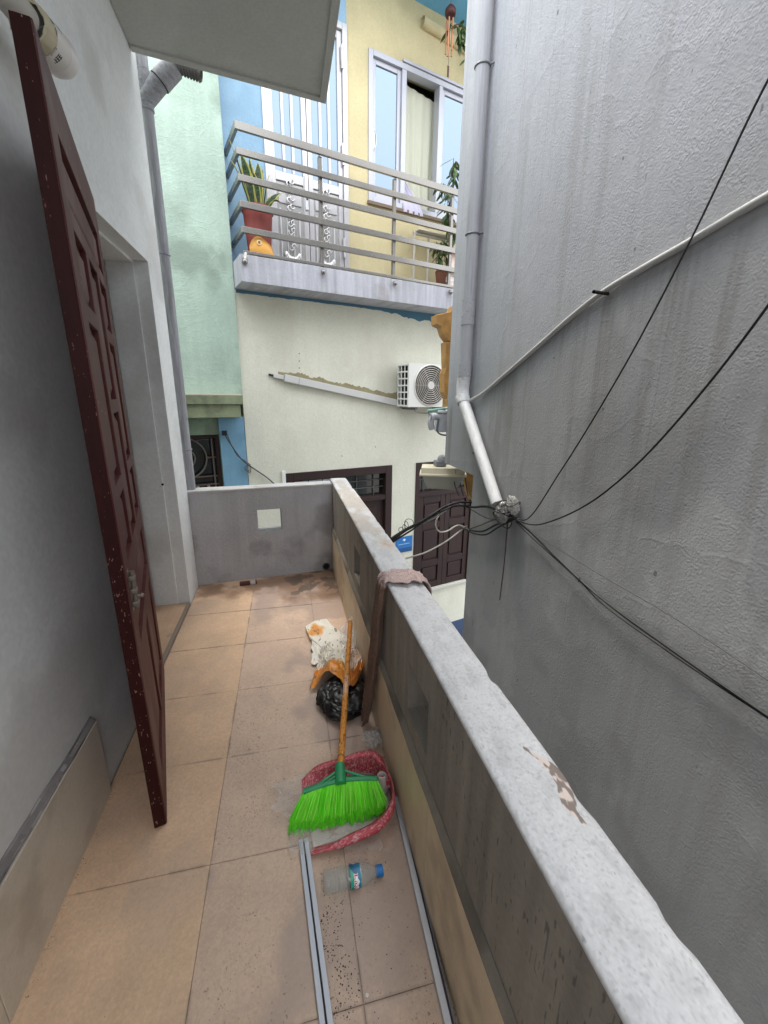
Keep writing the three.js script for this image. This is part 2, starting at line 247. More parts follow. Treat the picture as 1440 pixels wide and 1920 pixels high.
// ================================================================== PARAPETS
const parM = paint([134, 128, 120], { size: 1.7, amp: 0.07, streak: 0.3, dirt: [80, 74, 66], dirtAmt: 0.5, sd: 7, speck: 0.012, ticks: 0.3, res: 1024, bs: 0.0045 });  // dirty paint, darkened in the colour for the shaded inner face
const wallHoles = [[0.868, 1.052], [1.935, 2.115], [-0.2, -0.02]];
{
  const p = thing('balcony_parapet', 'long low grey plaster parapet with square holes beside the alley', 'parapet', V(RX, 0, -1));
  const s = poly([[-1.7, -0.16], [3.31, -0.16], [3.31, TOPY - 0.014], [-1.7, TOPY - 0.014]]);
  for (const [a, b] of wallHoles) s.holes.push(rectPath(a, b, 0.435, 0.602));
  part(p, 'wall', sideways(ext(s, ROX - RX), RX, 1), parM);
  // coping: worn edges, flaking in one place; lightened in colour for skylight on top
  seed(9); const n = 260, rows = [];
  for (let i = 0; i <= n; i++) {
    const d = lerp(-1.695, 3.305, i / n), chip = smooth(0.66, 0.8, fbm(d * 11, 3, 4, 61)) * 0.008, chip2 = smooth(0.62, 0.8, fbm(d * 9, 8, 4, 67)) * 0.01;
    const wv = 0.004 * (fbm(d * 3, 1, 3, 63) - 0.5), y = TOPY + 0.004 * (fbm(d * 2.5, 6, 3, 65) - 0.5), xa = RX - 0.003 + wv, xb = ROX + 0.004 + wv + 0.006 * (fbm(d * 2.2, 5, 3, 69) - 0.5);
    rows.push([V(xa + 0.004, TOPY - 0.016, -d), V(xa + chip * 0.7, TOPY - 0.009 - chip * 0.3, -d), V(xa + 0.003 + chip, y - 0.002 - chip * 0.3, -d), V(xa + 0.012 + chip, y, -d), V(lerp(xa, xb, 0.5), y + 0.001, -d), V(xb - 0.012 - chip2, y, -d), V(xb - 0.003 - chip2, y - 0.003, -d), V(xb - chip2, TOPY - 0.010, -d), V(xb - 0.004, TOPY - 0.016, -d)]);
  }
  const g = sheet(rows, 0.001); { const q = g.attributes.position, uv = g.attributes.uv; for (let i = 0; i < q.count; i++) uv.setXY(i, (q.getX(i) - RX + 0.02) / 0.16, (-q.getZ(i) + 1.7) / 5.02); }
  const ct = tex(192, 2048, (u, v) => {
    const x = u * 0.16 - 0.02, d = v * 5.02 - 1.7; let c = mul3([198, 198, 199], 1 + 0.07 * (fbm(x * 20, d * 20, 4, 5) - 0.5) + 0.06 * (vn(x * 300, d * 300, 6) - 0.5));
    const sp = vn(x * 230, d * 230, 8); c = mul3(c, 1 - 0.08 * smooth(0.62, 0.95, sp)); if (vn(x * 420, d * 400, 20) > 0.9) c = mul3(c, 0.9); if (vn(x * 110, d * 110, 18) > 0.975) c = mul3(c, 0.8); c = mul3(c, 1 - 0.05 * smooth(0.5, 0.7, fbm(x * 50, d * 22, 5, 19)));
    c = mix3(c, [160, 146, 130], 0.4 * smooth(1.4, 2.0, d) * smooth(0.42, 0.64, fbm(x * 16, d * 6, 4, 12)));
    c = mix3(c, [170, 128, 86], 0.6 * smooth(0.05, 0.0, Math.hypot(x - 0.085, (d - 1.72) * 0.6)) * fbm(x * 40, d * 40, 3, 14));
    // flaked paint showing pale render and brown dust
    const e = d - 0.49, cx = 0.100 - 0.10 * e + 0.012 * Math.sin(d * 40), w = Math.abs(x - cx) - (0.012 * smooth(0.085, 0.03, Math.abs(e)) + 0.010 * (fbm(x * 60, d * 60, 4, 44) - 0.4));
    if (Math.abs(e) < 0.085 && w < 0) c = mix3([206, 192, 184], [128, 116, 110], smooth(0.56, 0.62, fbm(x * 60, d * 30, 3, 48) + 0.08 * (cx - x > 0.004 ? 1 : 0)));
    return c;
  });
  const cb = tex(128, 2048, (u, v) => { const x = u * 0.16, d = v * 5.02; return 0.3 + 0.35 * vn(x * 240, d * 240, 8) + 0.35 * fbm(x * 40, d * 40, 3, 9); }, { srgb: false });
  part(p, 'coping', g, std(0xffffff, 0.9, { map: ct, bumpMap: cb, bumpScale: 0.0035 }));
  const km = paint([204, 186, 158], { size: 1.0, amp: 0.06, streak: 0.05, dirt: [128, 112, 92], dirtAmt: 0.45, sd: 27, bump: bumpSmooth, bs: 0.0008, rough: 0.5 });
  const js = [-1.0, -0.387, 0.205, 0.81, 1.405, 2.0, 2.6, 3.186];
  for (let i = 0; i < js.length - 1; i++) part(p, 'skirting_tile', box(RSX, RX - 0.0005, 0.001, 0.342 + 0.003 * hash(i, 2, 2), -js[i + 1] + 0.001, -js[i] - 0.001, 0.002), km);
  const rows2 = []; for (let i = 0; i <= 120; i++) { const d = lerp(-1, 3.18, i / 120), k = 0.024 + 0.010 * fbm(d * 8, 1, 3, 2), o = 0.011 + 0.005 * fbm(d * 10, 4, 3, 4); rows2.push([V(RX - 0.0005, 0.344 + k, -d), V(RX - 0.004, 0.344 + k - 0.005, -d), V(RX - o, 0.35, -d), V(RX - o, 0.3465, -d)]); }
  part(p, 'mortar_bed', uvBox(sheet(rows2, 0.002)), paint([128, 122, 112], { size: 0.6, amp: 0.15, dirtAmt: 0.6, dirt: [84, 78, 70], sd: 29 }));
}
{
  const a = V(-0.735, 0, -3.088), b = V(RX - 0.002, 0, -3.195), L = a.distanceTo(b), turn = Math.atan2(-(b.z - a.z), b.x - a.x);
  const p = thing('end_parapet', 'short grey plaster parapet with one square hole closing the balcony end', 'parapet', a, { turn }); p.b.set(0, 0, 0);
  const s = poly([[0, -0.16], [L, -0.16], [L, 0.702], [0, 0.702]]), k = L / (b.x - a.x), hx = x => (x - a.x) * k;
  s.holes.push(rectPath(hx(-0.24), hx(-0.066), 0.375, 0.545));
  const g = uvBox(ext(s, 0.11)); g.translate(0, 0, -0.11);
  part(p, 'wall', g, paint([170, 170, 172], { size: 1.5, amp: 0.06, streak: 0.08, dirt: [96, 94, 92], dirtAmt: 0.35, sd: 47, bs: 0.006 }));
  seed(4); const rows = []; for (let i = 0; i <= 60; i++) { const x = L * i / 60, y = 0.716 + 0.004 * (fbm(x * 6, 2, 3, 3) - 0.5), o = 0.003 * (fbm(x * 9, 7, 3, 3) - 0.5); rows.push([V(x, 0.701, 0.003 + o), V(x, y - 0.003, 0.004 + o), V(x, y, -0.002 + o), V(x, y, -0.108), V(x, y - 0.004, -0.114), V(x, 0.701, -0.112)]); }
  part(p, 'coping', uvBox(sheet(rows, 0.001)), paint([176, 175, 174], { size: 0.8, amp: 0.06, dirtAmt: 0.4, dirt: [130, 122, 112], speck: 0.02, sd: 49 }));
  // drain outlet at the foot of the wall, in the corner
  const c = V(hx(0.262), 0.034, 0);
  const dp = part(p, 'drain_outlet', new THREE.TorusGeometry(0.027, 0.005, 8, 24).translate(c.x, c.y, 0.004), std(0x4a4a4c, 0.6));
  part(p, 'drain_bore', new THREE.CircleGeometry(0.026, 24).translate(c.x, c.y, 0.003), std(0x080808, 0.9), dp);
}

// ================================================================== GREY HOUSE (right)
const GX = 1.25;
{
  const h = thing('grey_house', 'tall grey rendered house wall across the narrow alley', 'house', V(GX, -2.7, -1));
  const S0 = 0, S1 = 3.35, Y0 = -1.6, Y1 = 4.6;
  // world features on the wall, in (depth, height)
  const cond = [[1440, 365], [1290, 455], [1130, 545], [1010, 650], [900, 742], [862, 760]].map(q => onX(q[0], q[1], GX)).map(p => [-p.z, p.y]);
  const condY = d => { for (let i = 0; i < cond.length - 1; i++) { const [a, ya] = cond[i], [b, yb] = cond[i + 1]; if (d >= a && d <= b) return lerp(ya, yb, (d - a) / (b - a)); } return d < cond[0][0] ? cond[0][1] + (cond[0][0] - d) * 0.4 : cond[5][1]; };
  const wt = tex(1024, 1792, (u, v) => {
    const d = lerp(S0, S1, u), y = lerp(Y0, Y1, v);
    const b = fbm(d * 2.2, y * 2.2, 6, 101) - 0.5, b2 = fbm(d * 7, y * 7, 4, 107) - 0.5;
    let c = mul3([168, 170, 176], 1 + 0.10 * b + 0.06 * b2 + 0.05 * (vn(d * 90, y * 90, 103) - 0.5));
    // darker, more neutral grey below the hose line, with pale scrubbed patches and damp runs
    const lowTone = smooth(0.25, -0.25, y - condY(d) + 0.3 * (fbm(d * 5, y * 2, 4, 109) - 0.5));
    c = mix3(c, [142, 142, 142], 0.7 * lowTone);
    c = mix3(c, [178, 179, 179], 0.35 * lowTone * smooth(0.56, 0.66, fbm(d * 4, y * 3, 5, 113)));
    const run = smooth(0.5, 0.72, fbm(d * 16, y * 0.9, 4, 117)); const below = clamp((condY(d) - y) / 0.05) * smooth(1.6, 0.05, condY(d) - y);
    c = mix3(c, [104, 102, 97], 0.36 * run * below);
    c = mix3(c, [128, 127, 124], 0.22 * smooth(0.55, 0.75, fbm(d * 13, y * 0.8, 4, 119)));
    c = mix3(c, [104, 104, 104], 0.22 * smooth(0.53, 0.70, fbm(d * 2.6 + 9, y * 2.6, 5, 127)) * lowTone);
        const dr = vn(d * 150, 3, 171) > 0.9 ? smooth(0.55, 0.7, vn(d * 9, y * 0.7, 173)) : 0; c = mix3(c, [112, 110, 106], 0.28 * dr);
    const fr = vn(d * 110, y * 110, 131); if (fr > 0.985) c = mul3(c, 0.78); if (vn(d * 24, y * 9, 133) > 0.985) c = mul3(c, 0.7);
    return c;
  });
  const bt = tex(1024, 1024, (u, v) => { const l = fbm(u * 8, v * 8, 3, 7, 8), r = 1 - Math.abs(2 * fbm(u * 5 + 0.35 * l, v * 5, 4, 141, 0) - 1), wr = smooth(0, 0.1, Math.min(u, v, 1 - u, 1 - v)); return 0.22 + 0.2 * fbm(u * 14, v * 14, 3, 145, 14) + 0.22 * vn(u * 512, v * 512, 147, 512) * (0.5 + vn(u * 40, v * 40, 151, 40)) + 0.10 * vn(u * 256, v * 256, 149, 256) + 0.25 * smooth(0.86, 1, vn(u * 150, v * 150, 153, 150)) * vn(u * 20, v * 20, 157, 20) + 0.24 * Math.pow(r, 22) * wr; }, { srgb: false, rep: [(S1 - S0) / 1.9, (Y1 - Y0) / 1.9] });
  wt.wrapS = wt.wrapT = THREE.MirroredRepeatWrapping;
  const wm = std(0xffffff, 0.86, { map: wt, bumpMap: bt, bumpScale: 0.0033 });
  const map = g => { const p = g.attributes.position, uv = g.attributes.uv; for (let i = 0; i < p.count; i++) { const x = p.getX(i); uv.setXY(i, (-p.getZ(i) - S0 + (x - GX)) / (S1 - S0), (p.getY(i) - Y0) / (Y1 - Y0)); } return g; };
  const c1 = onX(845, 640, GX), c2 = onX(880, 1000, GX), ov = 0.85;
  const sh = poly([[-2.6, -2.7], [-c2.z, -2.7], [-c2.z, ov], [-c1.z, ov], [-c1.z, Y1], [-2.6, Y1]]);
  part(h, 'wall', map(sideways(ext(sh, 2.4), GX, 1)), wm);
}
const pvc = paint([206, 207, 208], { size: 0.5, amp: 0.05, streak: 0.05, dirtAmt: 0.25, dirt: [140, 138, 134], sd: 81, bump: bumpSmooth, bs: 0.0004, rough: 0.55 });
const pvcG = paint([164, 165, 170], { size: 0.6, amp: 0.05, streak: 0.08, dirtAmt: 0.3, dirt: [124, 122, 122], sd: 83, bump: bumpSmooth, bs: 0.0004, rough: 0.6 });
const blk = std(0x101012, 0.55);
{ // downpipe on the grey wall
  const w0 = GX - 0.05, top = onX(912, 0, w0), bot = onX(871, 700, w0), el = onX(864, 737, w0 - 0.005), end = onX(932, 945, w0);
  top.z = bot.z = lerp(top.z, bot.z, 0.5); top.y = 4.58; const j1 = onX(878, 600, w0).y;
  const t = thing('downpipe', 'grey plastic downpipe on the grey wall turning into a slanting white length', 'downpipe', V(bot.x, end.y, bot.z));
  part(t, 'vertical_pipe', cyl(V(bot.x, bot.y, bot.z), top, 0.041, 0.041, 24), pvcG);
  part(t, 'joint_sleeve', cyl(V(bot.x, j1 - 0.03, bot.z), V(bot.x, j1 + 0.13, bot.z), 0.045, 0.045, 24), pvcG);
  part(t, 'lower_sleeve', cyl(V(bot.x, bot.y - 0.02, bot.z), V(bot.x, bot.y + 0.06, bot.z), 0.046, 0.046, 24), pvcG);
  const dir = end.clone().sub(el).normalize(), e0 = V(bot.x, bot.y - 0.01, bot.z);
  part(t, 'elbow', tube([e0.clone().add(V(0, 0.03, 0)), e0, e0.clone().lerp(el.clone().addScaledVector(dir, 0.05), 0.5).add(V(0, -0.02, -0.01)), el.clone().addScaledVector(dir, 0.09)], 0.044, 24, 20), pvc);
  part(t, 'slanting_pipe', cyl(el.clone().addScaledVector(dir, 0.05), end, 0.038, 0.036, 24), pvc);
  part(t, 'collar', cyl(el.clone().addScaledVector(dir, 0.03), el.clone().addScaledVector(dir, 0.085), 0.047, 0.046, 24), pvc);
  for (const py of [437, 150]) { const y = onX(890, py, w0).y; const r = new THREE.TorusGeometry(0.0425, 0.005, 8, 28).rotateX(Math.PI / 2).translate(bot.x, y, bot.z); part(t, 'pipe_clamp', [r, cyl(V(bot.x + 0.03, y, bot.z + 0.028), V(GX, y, bot.z + 0.05), 0.005, 0.005, 8)], std(0x77787c, 0.5, { metalness: 0.6 })); }
  // bag wrapped over the open end, bound with wire
  seed(21); const bag = new THREE.IcosahedronGeometry(1, 12); const p = bag.attributes.position, v = V();
  for (let i = 0; i < p.count; i++) { v.fromBufferAttribute(p, i); const n = fbm(v.x * 3 + 5, v.y * 3 + v.z * 2, 4, 3), cr = Math.abs(2 * fbm(v.x * 2 + v.z * 3, v.y * 4 + 7, 3, 9) - 1); v.multiplyScalar(0.82 + 0.35 * n - 0.22 * Math.pow(1 - cr, 5)); p.setXYZ(i, v.x, v.y, v.z); }
  const film = phys(0xb9b6b0, 0.22, { clearcoat: 0.6, transmission: 0.25, thickness: 0 }), c = onX(944, 962, w0 - 0.01), c2 = onX(962, 948, w0 + 0.01);
  const b1 = bag.clone().scale(0.052, 0.075, 0.055).rotateX(0.5); b1.computeVertexNormals(); b1.translate(c.x, c.y, c.z);
  const b2 = bag.clone().scale(0.038, 0.062, 0.035).rotateZ(0.3); b2.computeVertexNormals(); b2.translate(c2.x, c2.y, c2.z);
  const w = thing('plastic_wrap', 'crumpled silvery plastic bag tied over the end of the slanting pipe', 'plastic bag', V(c.x, c.y - 0.07, c.z));
  part(w, 'bag', b1, std(0x8f8d8a, 0.28, { metalness: 0.35 })); part(w, 'bag_neck', b2, film);
  const ring = (q, r, t1, t2) => { const pts = []; for (let k = 0; k <= 14; k++) { const a = k / 14 * 6.283; pts.push(q.clone().add(V(Math.cos(a) * r, Math.sin(a * 2 + t1) * 0.012 + Math.sin(a) * t2, Math.sin(a) * r))); } return tube(pts, 0.003, 40, 6); };
  part(w, 'binding_wire', [ring(c.clone().add(V(0, 0.05, 0)), 0.046, 0, 0.02), ring(c.clone().add(V(0, 0.0, 0)), 0.058, 1, 0.03), ring(c.clone().add(V(0, -0.035, 0)), 0.05, 2, -0.03), ring(c.clone().add(V(0, 0.028, 0)), 0.054, 3, -0.03), ring(c2, 0.036, 0, 0.02)], blk);
}
const HUB = onX(968, 972, GX - 0.05); // where the cables meet
function cable(name, label, pts, r, mat = blk, cat = 'cable', group) { const g = Array.isArray(r) ? r.map(q => tube(q[1], q[0], 60, 6)) : [tube(pts, r, 70, 7)]; return single(name, g, mat, label, cat, pts[0].clone(), { group }); }
const W = (px, py, o = 0.03) => onX(px, py, GX - o);
{ // white hose across the grey wall, on an iron spike
  const pts = [W(1640, 265, 0.012), W(1440, 367, 0.012), W(1290, 455, 0.012), W(1210, 500, 0.012), W(1130, 548, 0.014), W(1070, 595, 0.012), W(1010, 648, 0.012), W(950, 700, 0.012), W(905, 738, 0.014), W(880, 752, 0.02)]; pts.push(onZ(855, 762, 3.22), onZ(830, 767, 3.26), onZ(802, 771, 3.3));
  const t = thing('white_hose', 'long white plastic hose looping across the grey wall', 'hose', pts[6]);
  part(t, 'hose', tube(pts, 0.0115, 120, 10), std(0xb0b0ae, 0.5));
  part(t, 'green_end', tube([pts[11].clone().lerp(pts[10], 0.2), pts[11], pts[12]], 0.0135, 12, 10), std(0x6f9a8c, 0.5));
  const a = W(1113, 547, 0.10), b = W(1143, 551, -0.01); single('iron_spike', tube([a, a.clone().lerp(b, 0.5), b], 0.0065, 10, 8), std(0x2c2523, 0.8, { metalness: 0.4 }), 'rusty iron spike in the grey wall holding up the white hose', 'spike', b.clone());
}
cable('overhead_cable', 'straight black cable rising steeply past the white hose', [HUB.clone(), W(985, 975), W(1050, 885), W(1180, 670), W(1300, 440), W(1440, 150, 0.05), W(1560, -60, 0.08)], 0.0031);
cable('slack_cable', 'slack black cable sagging up to the right below the white hose', [HUB.clone().add(V(0, -0.01, 0)), W(1000, 984), W(1040, 975), W(1110, 940), W(1200, 865), W(1320, 730), W(1440, 573, 0.05), W(1600, 340, 0.08)], 0.0036);
{
  const A = [HUB.clone().add(V(0, -0.015, 0)), W(985, 990), W(1085, 1087), W(1150, 1140), W(1250, 1212), W(1350, 1282), W(1440, 1343), W(1640, 1480)], B = [HUB.clone().add(V(0, -0.02, 0)), W(992, 1003), W(1086, 1089, 0.026), W(1130, 1133), W(1250, 1220), W(1350, 1288), W(1440, 1347, 0.025), W(1640, 1486)], C = A.map((p, i) => p.clone().add(V(0, i < 3 ? 0.004 : -0.003, 0.004)));
  const t = thing('cable_bundle', 'bundle of thick black cables running down along the grey wall', 'cables', HUB);
  part(t, 'cable', tube(A, 0.0038, 80, 7), blk); part(t, 'cable', tube(B, 0.0026, 80, 7), blk); part(t, 'cable', tube(C, 0.003, 80, 7), std(0x2a2c33, 0.5));
  const k = W(1086, 1087, 0.035); part(t, 'cable_tie', [new THREE.TorusGeometry(0.009, 0.002, 6, 14).rotateY(0.6).translate(k.x, k.y, k.z), cyl(k, k.clone().add(V(-0.02, 0.014, 0.0)), 0.0015, 0.001, 6)], blk);
}
cable('thin_wire', 'thin dark wire above the cable bundle on the grey wall', [HUB.clone(), W(1010, 1005), W(1130, 1080), W(1250, 1150), W(1350, 1215), W(1440, 1276), W(1640, 1420)], 0.0015, std(0x3a3b3e, 0.6));
single('iron_rod', tube([W(952, 978, 0.03), W(946, 1050, 0.028), W(937, 1125, 0.026)], 0.0032, 12, 6), std(0x3d2622, 0.8), 'thin rusty rod hanging below the tied plastic bag', 'rod', W(937, 1125, 0.026));
{ // mess of wires crossing to the low window
  const Z = (px, py, d) => px >= 862 ? onX(px, py, GX - 0.045) : onZ(px, py, Math.min(d, 2.55));
  const t = thing('wire_tangle', 'tangle of black and white wires crossing the alley from the tied bag', 'wires', HUB);
  part(t, 'black_wire', tube([HUB.clone(), Z(930, 984, 2.5), Z(905, 996, 2.6), Z(880, 994, 2.7)], 0.006, 24, 7), blk);
  part(t, 'black_wire', tube([HUB.clone(), Z(925, 975, 2.5), Z(900, 985, 2.6), Z(872, 992, 2.7), Z(862, 985, 2.75)], 0.004, 24, 7), std(0x47443f, 0.6));
  part(t, 'black_wire', tube([HUB.clone(), Z(915, 950, 2.5), Z(886, 951, 2.6), Z(868, 948, 2.7), Z(850, 944, 2.7), Z(825, 955, 2.6), Z(790, 978, 2.4), Z(755, 998, 2.2), Z(735, 1013, 2.05), Z(715, 1030, 1.95)], 0.008, 50, 7), blk);
  part(t, 'black_wire', tube([Z(884, 942, 2.7), Z(858, 942, 2.7), Z(838, 948, 2.65), Z(800, 972, 2.45), Z(765, 990, 2.25), Z(736, 1008, 2.05), Z(716, 1024, 1.95)], 0.0065, 40, 7), blk);
  part(t, 'black_wire', tube([HUB.clone(), Z(915, 972, 2.5), Z(884, 956, 2.6), Z(868, 949, 2.68)], 0.0028, 20, 6), blk);
  part(t, 'black_wire', tube([Z(880, 948, 2.7), Z(850, 950, 2.68), Z(815, 966, 2.5), Z(775, 992, 2.3), Z(738, 1016, 2.06), Z(716, 1034, 1.95)], 0.0055, 40, 7), blk);
  part(t, 'black_wire', tube([HUB.clone(), Z(932, 990, 2.45), Z(912, 1002, 2.55), Z(888, 1000, 2.65), Z(866, 990, 2.75)], 0.005, 30, 7), blk);
  part(t, 'grey_wire', tube([Z(845, 950, 2.65), Z(812, 972, 2.5), Z(790, 982, 2.4), Z(768, 990, 2.3), Z(742, 1010, 2.1)], 0.005, 30, 7), std(0x8f8c86, 0.55));
  part(t, 'white_wire', tube([Z(836, 957, 2.65), Z(822, 968, 2.62), Z(817, 985, 2.6), Z(824, 997, 2.62), Z(838, 996, 2.65), Z(855, 986, 2.72), Z(870, 988, 2.74), Z(882, 995, 2.75)], 0.0052, 50, 7), std(0xbab5ac, 0.55));
  part(t, 'white_wire', tube([Z(876, 986, 2.75), Z(862, 996, 2.7), Z(835, 1016, 2.6), Z(800, 1035, 2.4), Z(765, 1046, 2.2), Z(735, 1056, 2.05)], 0.0055, 40, 7), std(0xaaa69e, 0.55));
  for (let i = 0; i < 4; i++) part(t, 'wire_loop', new THREE.TorusGeometry(0.014 + 0.004 * i, 0.0018, 6, 20).rotateY(i * 0.9).translate(...Z(752 + 5 * i, 993 - 4 * i, 2.2).toArray()), blk);
}

// ================================================================== CREAM AND YELLOW HOUSE (far)
{
  const cream = paint([212, 212, 197], { size: 2.6, amp: 0.03, streak: 0.02, dirt: [190, 186, 168], dirtAmt: 0.25, sd: 151, bs: 0.0035 });
  const yellow = paint([206, 193, 152], { size: 2.4, amp: 0.05, streak: 0.03, dirt: [160, 148, 112], dirtAmt: 0.25, sd: 153, bs: 0.003 });
  const blue = paint([148, 180, 203], { size: 2, amp: 0.05, streak: 0.03, dirt: [104, 134, 158], dirtAmt: 0.2, sd: 157, bs: 0.003 });
  const slabM = paint([172, 173, 180], { size: 1.6, amp: 0.06, streak: 0.25, dirt: [128, 120, 118], dirtAmt: 0.4, sd: 159, bs: 0.004 });
  const navy = paint([58, 74, 104], { size: 1.6, amp: 0.1, sd: 161 });
  const h = thing('cream_house', 'house with cream lower wall, yellow upper wall and a railed balcony', 'house', V(-0.46, -2.7, 0), { f: true });
  const UL = -0.455, UR = 5.2;
  const s = poly([[UL, -2.2], [UR, -2.2], [UR, 2.395], [UL, 2.395]]);
  s.holes.push(rectPath(-0.036, 1.418, -2.1, 0.481), rectPath(1.805, 2.905, -1.49, 0.482));
  part(h, 'lower_wall', uvBox(ext(s, 0.25).translate(0, 0, -0.25)), cream);
  part(h, 'dado', box(UL, UR, -2.7, -2.2, -0.25, 0.012), navy);
  const s2 = poly([[0.905, 2.6], [UR, 2.6], [UR, 5.53], [0.905, 5.53]]); s2.holes.push(rectPath(1.165, 3.06, 3.54, 4.935));
  part(h, 'upper_wall', uvBox(ext(s2, 0.2).translate(0, 0, -0.4)), yellow);
  part(h, 'blue_wall', [box(UL, -0.02, 2.6, 5.53, -0.4, -0.198), box(-0.02, 0.905, 5.035, 5.53, -0.4, -0.199)], blue);
  part(h, 'balcony_slab', box(-0.452, UR, 2.392, 2.622, -0.3, 0.335, 0.004), slabM);
  part(h, 'eave', box(UL, UR, 5.53, 5.66, -0.4, 0.55), paint([112, 176, 212], { size: 2, sd: 163 }));
  part(h, 'floor_deck', box(UL, UR, 2.3, 2.39, -3, -0.302), slabM);
  part(h, 'back_block', [box(UL, UR, -2.7, 5.66, -3.1, -3), box(UL, UL + 0.1, -2.7, 2.3, -3, -0.26), box(UL, UL + 0.1, 2.6, 5.53, -3, -0.41), box(UR - 0.1, UR, -2.7, 5.5, -3, -0.41), box(UL, UR, 5.55, 5.66, -3, -0.41)], std(0x9a9688, 0.9));
  // torn edge of the old blue paint under the slab, and bare render above the trunking
  seed(31); const up = [], lo = []; for (let i = 0; i <= 150; i++) { const u = lerp(-0.44, 3.2, i / 150), t = smooth(1.0, 2.1, u); up.push([u, 2.389]); const saw = Math.abs(((u * (9 + 3 * Math.sin(u * 2)) + fbm(u * 6, 1, 3, 3) * 2) % 1)); lo.push([u, 2.375 - 0.012 * fbm(u * 30, 3, 3, 5) - t * (0.03 + 0.13 * fbm(u * 9, 4, 4, 7) * (0.5 + 0.5 * saw)) - 0.012]); }
  part(h, 'old_blue_paint', uvBox(ext(poly([...up, ...lo.reverse()]), 0.0025)), paint([72, 112, 134], { size: 1, sd: 165 }));
  const a = fac(530, 700, 0), b = fac(748, 747, 0), tp = [], bt = []; for (let i = 0; i <= 90; i++) { const t = i / 90, u = lerp(a.x - 0.05, b.x + 0.06, t), y = lerp(a.y + 0.012, b.y, t); const e = smooth(0.02, 0.12, t) * (0.045 * Math.pow(fbm(u * 9, 2, 4, 5), 1.2) + 0.012 * (vn(u * 60, 1, 6) > 0.5 ? 1 : 0)) + 0.12 * smooth(0.88, 1, t) * fbm(u * 20, 7, 3, 9); tp.push([u, y + e + 0.006]); bt.push([u, y - 0.05]); }
  part(h, 'bare_render', uvBox(ext(poly([...bt, ...tp.reverse()]), 0.002)), paint([146, 138, 106], { size: 0.7, amp: 0.12, sd: 167 }));
  // drilled holes and a crack filler line
  for (const [px, py] of [[561, 663], [561, 677], [561, 690], [641, 855], [704, 838]]) { const q = fac(px, py, 0); part(h, 'plug_hole', cyl(V(q.x, q.y, -0.005), V(q.x, q.y, 0.003), 0.007, 0.006, 8), std(0x2e2a24, 0.9)); }
  // rain-washed mortar ridge where the pipe leaves the yellow wall
  const r0 = fac(792, 40, -0.17), r1 = fac(835, 66, -0.17), r2 = fac(880, 95, -0.17); part(h, 'mortared_pipe', tube([r0, r0.clone().lerp(r1, 0.4), r1, r2, fac(930, 125, -0.17)], 0.05, 40, 12), yellow);
}
{ // balcony railing
  const st = std(0x8b8883, 0.34, { metalness: 0.75, roughnessMap: tex(256, 256, (u, v) => 0.5 + 0.5 * fbm(u * 6, v * 6, 4, 3, 6), { srgb: false }) });
  const t = thing('balcony_railing', 'brushed steel railing round the balcony of the cream house', 'railing', V(-0.41, 2.62, 0.33), { f: true });
  const w = 0.318, ys = [[3.595, 3.657], [3.412, 3.465], [3.212, 3.265], [3.008, 3.062], [2.806, 2.858], [2.636, 2.662]], ux = 4.6;
  ys.forEach(([a, b], i) => { part(t, 'rail', box(-0.412, ux, a, b, w - 0.03, w, 0.003), st); if (i < 5) part(t, 'side_rail', box(-0.412, -0.382, a + 0.002, b - 0.002, -0.196, w - 0.032, 0.003), st); });
  for (const u of [0.385, 1.232, 2.01, 2.85, 3.7, 4.5]) { const p = part(t, 'post', box(u - 0.017, u + 0.017, 2.60, 3.593, w - 0.068, w - 0.032, 0.003), st); part(t, 'bracket', [cyl(V(u - 0.001, 2.602, w - 0.03), V(u - 0.03, 2.572, w + 0.05), 0.019, 0.022, 14), new THREE.SphereGeometry(0.023, 12, 10).translate(u - 0.032, 2.57, w + 0.054)], st, p); }
  part(t, 'corner_foot', [cyl(V(-0.39, 2.64, w - 0.02), V(-0.412, 2.56, w + 0.02), 0.022, 0.024, 14), new THREE.SphereGeometry(0.026, 12, 10).translate(-0.412, 2.558, w + 0.03)], st);
}
const glassBlue = phys(0x76899a, 0.07, { metalness: 0.72, clearcoat: 1, clearcoatRoughness: 0.03 });
const steelW = std(0xc6c4c6, 0.32, { metalness: 0.55 });
